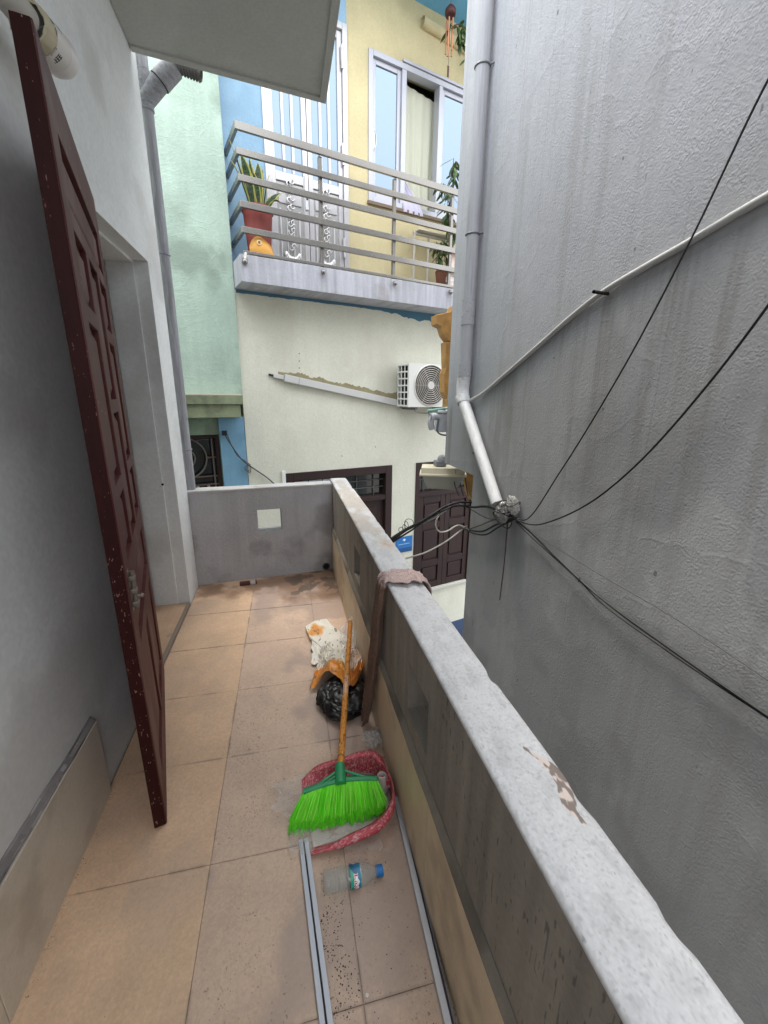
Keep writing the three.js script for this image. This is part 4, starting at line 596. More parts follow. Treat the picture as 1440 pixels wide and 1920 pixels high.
{ // wind chime
  const c = V(1.925, 5.29, 0.2), t = thing('wind_chime', 'wooden wind chime with copper tubes hanging under the blue eave', 'wind chime', V(1.925, 4.86, 0.2), { f: true }); const cu = std(0xb07a5a, 0.4, { metalness: 0.6 }), dk = std(0x4a2420, 0.6);
  part(t, 'cord', cyl(V(c.x, c.y, c.z), V(c.x, 5.53, c.z), 0.003, 0.003, 6), dk);
  part(t, 'canopy', new THREE.LatheGeometry([[0, 0.07], [0.03, 0.06], [0.055, 0.03], [0.058, 0], [0.05, -0.025], [0, -0.03]].map(q => new THREE.Vector2(...q)), 24).translate(c.x, c.y - 0.04, c.z), dk);
  [0.30, 0.27, 0.33, 0.29, 0.25].forEach((L, i) => { const a = i * 1.257, x = c.x + Math.cos(a) * 0.036, z = c.z + Math.sin(a) * 0.036; part(t, 'chime_tube', cyl(V(x, c.y - 0.09 - L, z), V(x, c.y - 0.09, z), 0.0085, 0.0085, 10), cu); });
  part(t, 'striker', [cyl(V(c.x, c.y - 0.5, c.z), V(c.x, c.y - 0.05, c.z), 0.002, 0.002, 6), box(c.x - 0.012, c.x + 0.012, c.y - 0.58, c.y - 0.48, c.z - 0.003, c.z + 0.003, 0.002)], dk);
}
{ // white pipe stand with boxes under the window
  const t = thing('pipe_stand', 'white metal pipe stand under the sliding window', 'stand', V(1.95, 2.623, -0.05), { f: true }), m = std(0xc2bdb0, 0.6); const z = -0.06;
  for (const u of [1.72, 1.93, 2.3]) part(t, 'leg', cyl(V(u, 2.623, z), V(u, 3.26, z), 0.017, 0.017, 10), m);
  part(t, 'top_bar', cyl(V(1.70, 3.265, z), V(2.4, 3.265, z), 0.018, 0.018, 10), m); part(t, 'brace', tube([V(1.72, 2.68, z + 0.02), V(1.86, 2.76, z + 0.02), V(1.94, 2.73, z + 0.02), V(2.3, 2.71, z + 0.02)], 0.008, 20, 8), m);
  part(t, 'top_board', box(1.73, 2.38, 3.285, 3.30, -0.14, 0.02, 0.003), std(0xd8d2c0, 0.7));
  const b = thing('stacked_boxes', 'pale pink and white boxes stacked beside the pipe stand', 'boxes', V(2.13, 2.623, 0.2), { f: true });
  [[0.0, 0.09, 0xe6d2c8], [0.092, 0.15, 0xe9e6e2], [0.152, 0.40, 0xe8cfc2]].forEach(([a, c, col], i) => part(b, 'box', box(2.04 - 0.02 * (i == 1), 2.22, 2.623 + a, 2.623 + c, 0.20, 0.27, 0.004), std(col, 0.8)));
}

// ================================================================== AT THE CORNER OF THE GREY HOUSE
{ // ochre carved bracket beyond the corner
  const om = paint([184, 140, 78], { size: 0.5, amp: 0.12, streak: 0.1, dirt: [140, 96, 40], dirtAmt: 0.4, sd: 241, bump: bumpSmooth, bs: 0.001, rough: 0.55 });
  const D = 3.55, P = (x, y) => onZ(x, y, D); const a = P(833, 590), b = P(838, 765); const dep = (s, x0) => ext(s, 0.12, 0.006).translate(0, 0, -D - 0.12);
  const t = thing('ochre_bracket', 'carved ochre painted bracket and post behind the corner of the grey wall', 'bracket', V(a.x + 0.05, b.y, -D));
  const q = l => l.map(([x, y]) => { const p = P(x, y); return [p.x, p.y]; });
  part(t, 'capital', dep(poly(q([[817, 590], [818, 607], [828, 612], [833, 628], [842, 640], [880, 642], [880, 578], [850, 573], [846, 584]]))), om);
  part(t, 'post', dep(poly(q([[836, 641], [837, 690], [833, 700], [833, 735], [839, 748], [838, 768], [880, 768], [880, 643]]))), om);
  const t2 = thing('ochre_scroll', 'ochre scroll bracket under the overhang of the grey wall', 'bracket', onZ(880, 900, 3.3)); const q2 = l => l.map(([x, y]) => { const p = onZ(x, y, 3.3); return [p.x, p.y]; });
  part(t2, 'scroll', ext(poly(q2([[848, 880], [852, 893], [858, 896], [866, 888], [872, 892], [878, 905], [880, 925], [887, 940], [896, 940], [900, 885], [870, 876]])), 0.1, 0.006).translate(0, 0, -3.4), om);
}
{ // meter box hanging from the corner
  const D = 3.32, c = onZ(830, 890, D), t = thing('meter_box', 'cream plastic meter box hung at the corner of the grey wall', 'box', c), lid = std(0xd8cfb4, 0.55), body = phys(0xb9b7ac, 0.35, { transmission: 0.25, thickness: 0 });
  const A = onZ(790, 868, D), B = onZ(862, 890, D), w = 0.33, turn = -0.35;
  const bx = (w, h, d, y, r, m, n, x = 0, p) => { const g = new RoundedBoxGeometry(w, h, d, 2, r); g.rotateY(turn); g.translate(c.x + x, c.y + y, c.z); return part(t, n, g, m, p); };
  bx(0.36, 0.055, 0.20, 0.045, 0.008, lid, 'lid'); bx(0.39, 0.02, 0.23, 0.012, 0.006, lid, 'flange');
  { const g = new THREE.CylinderGeometry(0.23, 0.16, 0.11, 4, 1).rotateY(Math.PI / 4).scale(1.05, 1, 0.6); g.rotateY(turn); g.translate(c.x, c.y - 0.055, c.z); part(t, 'tray', g.toNonIndexed(), body); g.computeVertexNormals(); }
  bx(0.05, 0.05, 0.012, -0.045, 0.003, std(0x6a6c70, 0.6), 'meter_window', 0.05);
  { const g = new RoundedBoxGeometry(0.09, 0.05, 0.09, 2, 0.012); g.translate(c.x - 0.03, c.y + 0.098, c.z); part(t, 'cable_gland', g, std(0x77797c, 0.6)); const g2 = new THREE.SphereGeometry(0.042, 16, 12).translate(c.x - 0.01, c.y + 0.13, c.z); part(t, 'gland_cap', g2, std(0x9a9c9e, 0.5)); }
  for (let i = 0; i < 3; i++) part(t, 'tail_wire', tube([V(c.x + 0.06 + 0.05 * i, c.y, c.z + 0.1), V(c.x + 0.07 + 0.05 * i, c.y - 0.08, c.z + 0.12), V(c.x + 0.12 + 0.04 * i, c.y - 0.17, c.z + 0.1)], 0.004, 14, 6), blk);
  part(t, 'hanger', [box(c.x + 0.06, c.x + 0.12, c.y + 0.03, c.y + 0.06, c.z + 0.02, -3.19)], std(0x555555, 0.6));
}
{ // junction box and pipe elbow above it
  const D = 3.3, c = onZ(822, 792, D), t = thing('junction_box', 'grey junction box with a curved pipe fitting at the corner of the grey wall', 'box', c), m = std(0xb4b6ba, 0.5);
  part(t, 'box', new RoundedBoxGeometry(0.13, 0.15, 0.1, 2, 0.01).translate(c.x + 0.05, c.y, c.z), m);
  part(t, 'lid', new RoundedBoxGeometry(0.15, 0.02, 0.12, 2, 0.006).translate(c.x + 0.05, c.y + 0.086, c.z), std(0xd4d4d2, 0.5));
  part(t, 'pipe_fitting', tube([V(c.x - 0.01, c.y + 0.04, c.z + 0.03), V(c.x - 0.06, c.y + 0.05, c.z + 0.04), V(c.x - 0.075, c.y + 0.0, c.z + 0.03), V(c.x - 0.06, c.y - 0.05, c.z + 0.02)], 0.026, 24, 14), m);
  part(t, 'pipe_mouth', [new THREE.TorusGeometry(0.027, 0.006, 8, 18).rotateY(Math.PI / 2).translate(c.x - 0.085, c.y + 0.045, c.z + 0.04)], std(0x8d9096, 0.5));
  part(t, 'conduit', tube([V(c.x - 0.02, c.y + 0.03, c.z + 0.06), V(c.x - 0.03, c.y - 0.06, c.z + 0.06), V(c.x - 0.0, c.y - 0.09, c.z + 0.06), V(c.x + 0.12, c.y - 0.1, c.z + 0.06)], 0.007, 20, 8), std(0x5c5f63, 0.6));
  part(t, 'wall_arm', box(c.x + 0.06, c.x + 0.1, c.y - 0.02, c.y + 0.02, c.z + 0.03, -3.19), m);
}

// ================================================================== DOOR LEAF
{
  const A = V(-0.672, 0, -2.06), B = V(-0.448, 0, -1.184), L = A.distanceTo(B), turn = Math.atan2(-(B.z - A.z), B.x - A.x), th = 0.036;
  // local x from the hinge to the free edge; the panelled face looks at the balcony, which is local -z... so build from z = 0 backwards
  const t = thing('door_leaf', 'dark red wooden door leaf with carved panels, standing open and paint-splashed', 'door', A, { turn }); t.b.set(0, 0, 0);
  const wt = tex(256, 1024, (u, v) => { const gr = fbm(u * 22, v * 5, 4, 3) - 0.5, f = vn(u * 90, v * 14, 5) - 0.5; let c = mul3([82, 38, 36], 1 + 0.22 * gr + 0.08 * f); c = mix3(c, [138, 122, 114], 0.5 * smooth(0.45, 0.75, fbm(u * 6, v * 8, 5, 9))); const sp = vn(u * 70, v * 180, 11); if (sp > 0.965 + 0.02 * vn(u * 4, v * 5, 12)) c = mix3(c, [200, 186, 178], 0.8); return c; }, { rep: [1, 0.48] });
  const et = tex(64, 1024, (u, v) => { let c = mul3([46, 11, 10], 1 + 0.3 * (fbm(u * 4, v * 20, 4, 3) - 0.5)); const lw = smooth(0.75, 0.25, v), sp = fbm(u * 10, v * 160, 4, 21) + 0.06 * lw; if (sp > 0.82) c = mix3(c, [190, 165, 158], 0.7); if (vn(u * 20, v * 330, 23) > 0.995 - 0.022 * lw) c = mix3(c, [206, 190, 184], 0.8); return c; }, { rep: [20, 0.48] });
  const wm = phys(0xffffff, 0.55, { specularIntensity: 0.5, map: wt, bumpMap: clone(bumpSmooth, 2, 1), bumpScale: 0.0008 }), em = phys(0xffffff, 0.6, { specularIntensity: 0.35, map: et });
  const y0 = 0.014, y1 = 2.086, z0 = 0, z1 = th; // z0 faces the balcony after the turn
  const S0 = 0.10, S1 = 0.80, cw = (S1 - S0 - 0.11) / 3, cols = [0, 1, 2].map(i => [S0 + i * (cw + 0.055), S0 + i * (cw + 0.055) + cw]);
  const P = [[S0, S1, 1.80, 1.945], ...[[1.595, 1.755], [1.125, 1.55], [0.895, 1.08]].flatMap(r => [[...cols[2], ...r], [...cols[0], ...r]]), [...cols[1], 1.355, 1.755], [...cols[1], 0.895, 1.312], [S0, S1, 0.63, 0.81], [S0, 0.425, 0.13, 0.565], [0.475, S1, 0.13, 0.565]];
  const s = poly([[0, y0], [L - 0.001, y0], [L - 0.001, y1], [0, y1]]); for (const [a, b, c, d] of P) s.holes.push(rectPath(a, b, c, d));
  part(t, 'stiles_and_rails', uvBox(ext(s, th, 0.002)), wm);
  part(t, 'free_edge', box(L - 0.0009, L + 0.004, y0 + 0.001, y1 - 0.001, 0.001, th - 0.001, 0.0015), em);
  for (const [a, b, c, d] of P) {
    const pn = part(t, 'panel', box(a - 0.002, b + 0.002, c - 0.002, d + 0.002, 0.013, 0.023), wm);
    if (b - a > 0.06) { const bw = 0.022, x0 = a + 0.012, x1 = b - 0.012, ya = c + 0.012, yb = d - 0.012; for (const [zb, zt] of [[0.013, 0.004], [0.023, 0.032]]) { const g = new THREE.BufferGeometry(); const q = [[x0, ya, zb], [x1, ya, zb], [x1, yb, zb], [x0, yb, zb], [x0 + bw, ya + bw, zt], [x1 - bw, ya + bw, zt], [x1 - bw, yb - bw, zt], [x0 + bw, yb - bw, zt]]; const f = [[0, 1, 5, 4], [1, 2, 6, 5], [2, 3, 7, 6], [3, 0, 4, 7], [4, 5, 6, 7]], pos = []; for (const [i, j, k, l] of f) for (const n of (zt > zb ? [i, j, k, i, k, l] : [i, k, j, i, l, k])) pos.push(...q[n]); g.setAttribute('position', new THREE.Float32BufferAttribute(pos, 3)); g.computeVertexNormals(); part(t, 'fielded_centre', uvBox(g), wm, pn); } }
  }
  // slide bolt
  const br = std(0x7f766a, 0.5, { metalness: 0.5 }), by = 0.83, bx = 0.856, bo = part(t, 'bolt_plate', box(bx - 0.018, bx + 0.018, by - 0.065, by + 0.065, -0.003, -0.0002, 0.001), br);
  part(t, 'bolt_bar', cyl(V(bx, by - 0.055, -0.012), V(bx, by + 0.06, -0.012), 0.0065, 0.0065, 12), br, bo);
  for (const d of [-0.04, 0.0, 0.04]) part(t, 'bolt_guide', box(bx - 0.012, bx + 0.012, by + d - 0.007, by + d + 0.007, -0.02, -0.0025, 0.003), br, bo);
  part(t, 'bolt_knob', [cyl(V(bx, by - 0.02, -0.012), V(bx - 0.006, by - 0.022, -0.026), 0.004, 0.005, 10), new THREE.SphereGeometry(0.007, 10, 8).translate(bx - 0.006, by - 0.022, -0.027)], br, bo);
  for (const y of [0.3, 1.1, 1.85]) part(t, 'hinge', cyl(V(-0.006, y - 0.05, 0.01), V(-0.006, y + 0.05, 0.01), 0.007, 0.007, 10), br);
}
{ // wall lamp: long white bulb
  const c0 = onX(50, 38, -0.60), c1 = onX(112, 108, -0.58), d = c1.clone().sub(c0).normalize(), base = V(LX, c0.y - 0.0, c0.z + 0.09);
  const t = thing('wall_lamp', 'unlit long white bulb in a lamp holder on the white wall above the door leaf', 'lamp', base);
  const q = new THREE.Quaternion().setFromUnitVectors(V(0, 1, 0), d), lat = (pr) => { const g = new THREE.LatheGeometry(pr.map(p => new THREE.Vector2(...p)), 36); g.applyQuaternion(q); g.translate(c0.x, c0.y, c0.z); return g; };
  const cv = document.createElement('canvas'); cv.width = 512; cv.height = 256; const c = cv.getContext('2d'); c.fillStyle = '#d9d6d0'; c.fillRect(0, 0, 512, 256); c.strokeStyle = '#3c3a38'; c.fillStyle = '#3c3a38'; c.lineWidth = 7;
  for (const o of [40, 168, 296, 424]) { c.strokeRect(o, 150, 34, 40); c.fillRect(o - 2, 168, 12, 8); c.fillRect(o + 56, 160, 10, 30); for (let i = 0; i < 3; i++) { c.fillRect(o + 4, 70 + i * 14, 44 - 8 * i, 6); c.fillRect(o + 10 + 12 * i, 66, 5, 34); } }
  const tx = new THREE.CanvasTexture(cv); tx.colorSpace = THREE.SRGBColorSpace;
  part(t, 'holder', tube([base.clone(), base.clone().add(V(0.03, 0.01, 0)), c0.clone().addScaledVector(d, -0.09), c0.clone().addScaledVector(d, -0.005)], 0.034, 24, 20), std(0xb9b6ae, 0.5));
  part(t, 'back_plate', cyl(base.clone(), base.clone().add(V(0.014, 0, 0)), 0.055, 0.05, 28), std(0xc4c2bc, 0.5));
  const ridged = new THREE.LatheGeometry([[0.042, 0], [0.0485, 0.004], [0.049, 0.032], [0.0485, 0.04]].map(p => new THREE.Vector2(...p)), 48); { const p = ridged.attributes.position; for (let i = 0; i < p.count; i++) { const a = Math.atan2(p.getZ(i), p.getX(i)), k = 1 + 0.03 * Math.sign(Math.sin(a * 24)); p.setX(i, p.getX(i) * k); p.setZ(i, p.getZ(i) * k); } ridged.computeVertexNormals(); } ridged.applyQuaternion(q).translate(c0.x, c0.y, c0.z);
  part(t, 'cooling_ribs', ridged, std(0xc0b89c, 0.6));
  part(t, 'sleeve', lat([[0.0495, 0.04], [0.0505, 0.044], [0.0515, 0.095]]), std(0xffffff, 0.4, { map: tx }));
  part(t, 'diffuser', lat([[0.0515, 0.0955], [0.0517, 0.112], [0.049, 0.130], [0.040, 0.146], [0.024, 0.154], [0.0001, 0.157]]), phys(0xdedcda, 0.45, { clearcoat: 0.2 }));
}
{ // drain pipe at the end of the white wall
  const top = onZ(268, 170, 3.165), bot = onZ(358, 912, 3.165), x = (top.x + bot.x) / 2, z = -3.163, r = 0.037;
  const t = thing('drain_pipe', 'grey drain pipe with a wide elbow at the end of the white wall', 'pipe', V(x, 0.717, z)); const m = paint([146, 148, 154], { size: 0.5, amp: 0.08, streak: 0.12, dirt: [108, 104, 104], dirtAmt: 0.4, pale: 0.15, sd: 251, bump: bumpSmooth, bs: 0.0006, rough: 0.6 });
  const e0 = onZ(290, 135, 3.17), e1 = onZ(330, 98, 3.17);
  part(t, 'pipe', cyl(V(x, 0.717, z), V(x, 3.30, z), r, r, 24), m);
  part(t, 'tee_sleeve', cyl(V(x, 2.93, z), V(x, 3.12, z), r + 0.005, r + 0.005, 24), m);
  part(t, 'branch', cyl(V(x, 2.98, z), V(x + 0.11, 3.10, z + 0.006), 0.047, 0.052, 24), m);
  part(t, 'branch_socket', cyl(V(x + 0.09, 3.075, z + 0.005), V(x + 0.17, 3.155, z + 0.006), 0.056, 0.056, 24), m);
  part(t, 'grout_ring', new THREE.TorusGeometry(0.053, 0.003, 6, 28).rotateY(Math.PI / 2).rotateZ(0.8).translate(x + 0.088, 3.074, z + 0.005), std(0x1e1d1d, 0.8));
  for (const y of [1.0, 2.2]) part(t, 'pipe_clip', new THREE.TorusGeometry(r + 0.002, 0.004, 6, 24).rotateX(Math.PI / 2).translate(x, y, z), std(0x8a8c94, 0.6));
  const rows = []; const a = onZ(322, 118, 3.2), b = onZ(378, 140, 3.2); const rd = []; for (let k = 0; k <= 40; k++) { const f = k / 40; rd.push(a.clone().lerp(b, f)); }
  const s = thing('ribbed_duct', 'short ribbed duct under the edge of the upper balcony slab', 'duct', a); part(s, 'duct', tube(rd, 0.034, 40, 16), std(0x6c6a6a, 0.7)); for (let k = 0; k < 9; k++) { const q = a.clone().lerp(b, 0.1 + k * 0.1); const g = new THREE.TorusGeometry(0.036, 0.005, 6, 20).rotateY(Math.PI / 2); g.translate(q.x, q.y, q.z); part(s, 'rib', g, std(0x5c5a5a, 0.7)); }
}

// ================================================================== THINGS ON THE BALCONY FLOOR
function alu(name, label, px, len, mat2) {
  const [a, b] = px; const t = thing(name, label, 'metal profile', a.clone()); const d = b.clone().sub(a).normalize(), n = V(-d.z, 0, d.x); return { t, d, n, a, b };
}
const alM = std(0xb9bcc4, 0.45, { metalness: 0.35 });
function profile(t, name, a, b, off0, off1, h0, h1, mat, parent) { const d = b.clone().sub(a); const L = Math.hypot(d.x, d.z), turn = Math.atan2(-d.z, d.x); const g = new RoundedBoxGeometry(L, h1 - h0, off1 - off0, 1, 0.0012); g.translate(L / 2, (h0 + h1) / 2, (off0 + off1) / 2); g.rotateY(turn); g.translate(a.x, 0, a.z); return part(t, name, g, mat, parent); }
{
  const a = onY(569, 1575, 0.01), b = onY(612, 1920, 0.01); const e = b.clone().sub(a); b.addScaledVector(e, 0.9);
  const t = thing('aluminium_track', 'long narrow aluminium track with a dark groove lying on the tiles by the bottle', 'metal profile', V(a.x, 0, a.z));
  profile(t, 'base', a, b, -0.0135, 0.0135, 0.001, 0.004, std(0x3a3a3c, 0.7)); profile(t, 'flange', a, b, -0.0155, -0.0022, 0.0005, 0.016, alM); profile(t, 'flange', a, b, 0.0022, 0.0155, 0.0005, 0.016, alM);
  const a2 = onY(744, 1495, 0.012), b2 = onY(843, 1920, 0.012); const e2 = b2.clone().sub(a2); b2.addScaledVector(e2, 0.9);
  const t2 = thing('aluminium_channel', 'wide aluminium channel lying on the tiles against the parapet skirting', 'metal profile', V(a2.x, 0, a2.z));
  profile(t2, 'flange', a2, b2, -0.004, 0.0125, 0.0005, 0.02, alM); profile(t2, 'groove', a2, b2, -0.009, -0.0042, 0.0005, 0.010, std(0x4a4850, 0.7)); profile(t2, 'rear_flange', a2, b2, -0.0125, -0.0092, 0.0005, 0.019, std(0x8c8a94, 0.5, { metalness: 0.3 }));
}
{ // dustpan
  const t = thing('dustpan', 'dusty red plastic dustpan under the green broom head', 'dustpan', V(0.13, 0, -1.12));
  const red = std(0xffffff, 0.5, { map: tex(512, 256, (u, v) => { const k = fbm(u * 5, v * 60, 4, 3), f = vn(u * 30, v * 300, 6); let c = mul3([182, 64, 76], 1 + 0.15 * (k - 0.5)); c = mix3(c, [214, 186, 182], 0.75 * smooth(0.5, 0.68, fbm(u * 20, v * 240, 3, 8) + 0.12 * (f - 0.5))); return c; }), });
  const dust = std(0xffffff, 0.85, { map: tex(256, 256, (u, v) => { const k = fbm(u * 7, v * 7, 5, 5), f = vn(u * 120, v * 120, 7); let c = mul3([204, 196, 186], 0.95 + 0.12 * (f - 0.5)); c = mix3(c, [140, 104, 96], 0.6 * smooth(0.55, 0.7, k)); return c; }) });
  const F = (x, y, Y) => onY(x, y, Y);
  // outline of the tray floor and of the raised wall's top, matched point for point
  const foot = [[588, 1590, 0.012], [650, 1571, 0.010], [706, 1545, 0.008], [728, 1520, 0.008], [733, 1490, 0.008], [722, 1470, 0.008], [700, 1452, 0.008], [676, 1450, 0.010], [630, 1460, 0.010], [590, 1472, 0.012], [567, 1486, 0.012]].map(q => F(...q));
  const topc = [[578, 1606, 0.012], [640, 1579, 0.040], [712, 1544, 0.062], [736, 1510, 0.075], [737, 1474, 0.082], [725, 1445, 0.085], [703, 1414, 0.085], [676, 1413, 0.08], [640, 1424, 0.068], [594, 1440, 0.045], [566, 1462, 0.018]].map(q => F(...q));
  const cA = new THREE.CatmullRomCurve3(foot), cB = new THREE.CatmullRomCurve3(topc), N = 70, rows = [];
  for (let i = 0; i <= N; i++) { const a = cA.getPoint(i / N), b = cB.getPoint(i / N), out = b.clone().sub(a); out.y = 0; if (out.length() < 1e-4) out.set(1, 0, 0); out.normalize(); const e = smooth(0, 0.12, i / N) * smooth(0, 0.12, 1 - i / N); rows.push([a, a.clone().lerp(b, 0.3), a.clone().lerp(b, 0.7), b.clone().addScaledVector(out, -0.016 * e), b.clone().addScaledVector(out, -0.006 * e).add(V(0, 0.003 * e, 0)), b.clone().addScaledVector(out, 0.009 * e).add(V(0, 0.001 * e, 0)), b.clone().addScaledVector(out, 0.011 * e).add(V(0, -0.012 * e, 0))]); }
  part(t, 'wall', sheet(rows, 0.003), red);
  const fl = []; for (let i = 0; i <= 40; i++) { const l = cA.getPoint(i / 40 * 0.5), r = cA.getPoint(1 - i / 40 * 0.5), row = []; for (let j = 0; j <= 12; j++) { const q = l.clone().lerp(r, j / 12); q.y = 0.008 + 0.004 * Math.sin(j / 12 * 3.14) * (i / 40); row.push(q); } fl.push(row); }
  part(t, 'tray', sheet(fl, 0.003), dust);
  const c = F(716, 1459, 0.07); part(t, 'handle_socket', new THREE.LatheGeometry([[0.0165, -0.05], [0.0165, 0.012], [0.0155, 0.014], [0.0125, 0.014], [0.012, 0.01], [0.012, -0.05]].map(q => new THREE.Vector2(...q)), 28).rotateX(-0.15).translate(c.x, c.y, c.z), std(0xc4bdb8, 0.6));
  const w0 = F(728, 1450, 0.08); part(t, 'socket_web', box(c.x, c.x + 0.03, 0.03, 0.07, c.z - 0.012, c.z + 0.012, 0.004), red);
}
{ // broom
  const t = thing('broom', 'broom with bright green bristles and worn orange handle lying across the dustpan', 'broom', onY(638, 1500, 0.0));
  const gp = std(0x2b8a58, 0.45), hm = std(0xffffff, 0.6, { map: tex(64, 1024, (u, v) => { const k = fbm(u * 4, v * 60, 4, 3); let c = mul3([198, 128, 46], 1 + 0.2 * (k - 0.5)); c = mix3(c, [206, 166, 142], smooth(0.38, 0.42, v) * smooth(0.56, 0.5, v) * 0.8); c = mix3(c, [110, 74, 40], 0.7 * smooth(0.6, 0.72, fbm(u * 6, v * 90, 3, 7))); if (vn(u * 8, v * 160, 12) > 0.9) c = mix3(c, [224, 196, 150], 0.8); return c; }) });
  const L = onY(569, 1484, 0.085), R = onY(706, 1459, 0.095), m = L.clone().lerp(R, 0.52), s0 = onY(639, 1470, 0.10), s1 = onY(637, 1433, 0.118), he = onY(657, 1166, 0.20);
  part(t, 'handle', cyl(s1.clone().lerp(s0, 0.4), he, 0.0125, 0.0115, 18), hm);
  part(t, 'socket', [cyl(s0, s1, 0.019, 0.0165, 20), cyl(s1.clone().lerp(s0, 0.22), s1.clone().lerp(s0, 0.1), 0.0178, 0.0178, 20)], gp);
  const rib = (a, b, r) => cyl(a, b, r, r, 8);
  const mid1 = s0.clone().lerp(s1, 0.75), mid2 = s0.clone().lerp(s1, 0.35), lift = V(0, 0.004, 0);
  part(t, 'head_struts', [rib(mid1, L.clone().lerp(R, 0.12).add(lift), 0.005), rib(mid1, L.clone().lerp(R, 0.90).add(lift), 0.005), rib(mid2, L.clone().lerp(R, 0.26).add(lift), 0.0042), rib(mid2, L.clone().lerp(R, 0.74).add(lift), 0.0042), rib(mid1.clone().lerp(mid2, 0.5), L.clone().lerp(R, 0.20).add(lift), 0.0035)], gp);
  const barPts = []; for (let i = 0; i <= 12; i++) { const f = i / 12; barPts.push(L.clone().lerp(R, f).add(V(0, 0.004 * Math.sin(f * 3.14), -0.014 * Math.sin(f * 3.14)))); }
  { const rows = barPts.map(p => [p.clone().add(V(0, -0.013, 0)), p.clone().add(V(0, 0.007, -0.004)), p.clone().add(V(0, 0.009, 0.005)), p.clone().add(V(0, 0.004, 0.012)), p.clone().add(V(0, -0.014, 0.010))]); part(t, 'head_bar', sheet(rows, 0.004), gp); }
  // bristles: tufts of fine flagged strands
  seed(123); const TL = onY(541, 1550, 0.030), TR = onY(724, 1513, 0.045), gsA = [], gsB = [], gsC = [];
  const bc = new THREE.CatmullRomCurve3(barPts);
  for (let i = 0; i < 84; i++) for (let k = 0; k < 24; k++) {
    const f = clamp((i + 0.5) / 84 + rr(-0.004, 0.004)), lay = k % 6, top = bc.getPoint(f).add(V(0, 0.004 - lay * 0.004, 0.006)); const tuft = Math.floor(i / 3), cl = 0.008 * Math.sin(tuft * 1.7 + lay), f2 = clamp(f + cl + rr(-0.012, 0.012), -0.012, 1.012);
    const tip = TL.clone().lerp(TR, f2).add(V(rr(-0.003, 0.003), 0.020 - lay * 0.010 + rr(-0.004, 0.004), rr(-0.008, 0.006) + 0.006 * Math.sin(tuft * 2.3) + 0.010 * Math.sin(f * 3.1)));
    const md = top.clone().lerp(tip, 0.5).add(V(rr(-0.003, 0.003), 0.009 - lay * 0.001 + rr(-0.002, 0.002), rr(-0.002, 0.002)));
    const q = rnd(); (lay === 0 && q < 0.22 ? gsC : q < 0.6 ? gsA : gsB).push(new THREE.TubeGeometry(new THREE.QuadraticBezierCurve3(top, md, tip), 4, rr(0.0007, 0.0011), 4, false));
  }
  const bA = part(t, 'bristles', gsA, std(0x74ee20, 0.5)); bA.userData.kind = 'stuff';
  const bC = part(t, 'bristles', gsC, std(0xa4f05c, 0.5)); bC.userData.kind = 'stuff';
  const bB = part(t, 'bristles', gsB, std(0x5fdc14, 0.55)); bB.userData.kind = 'stuff';
}
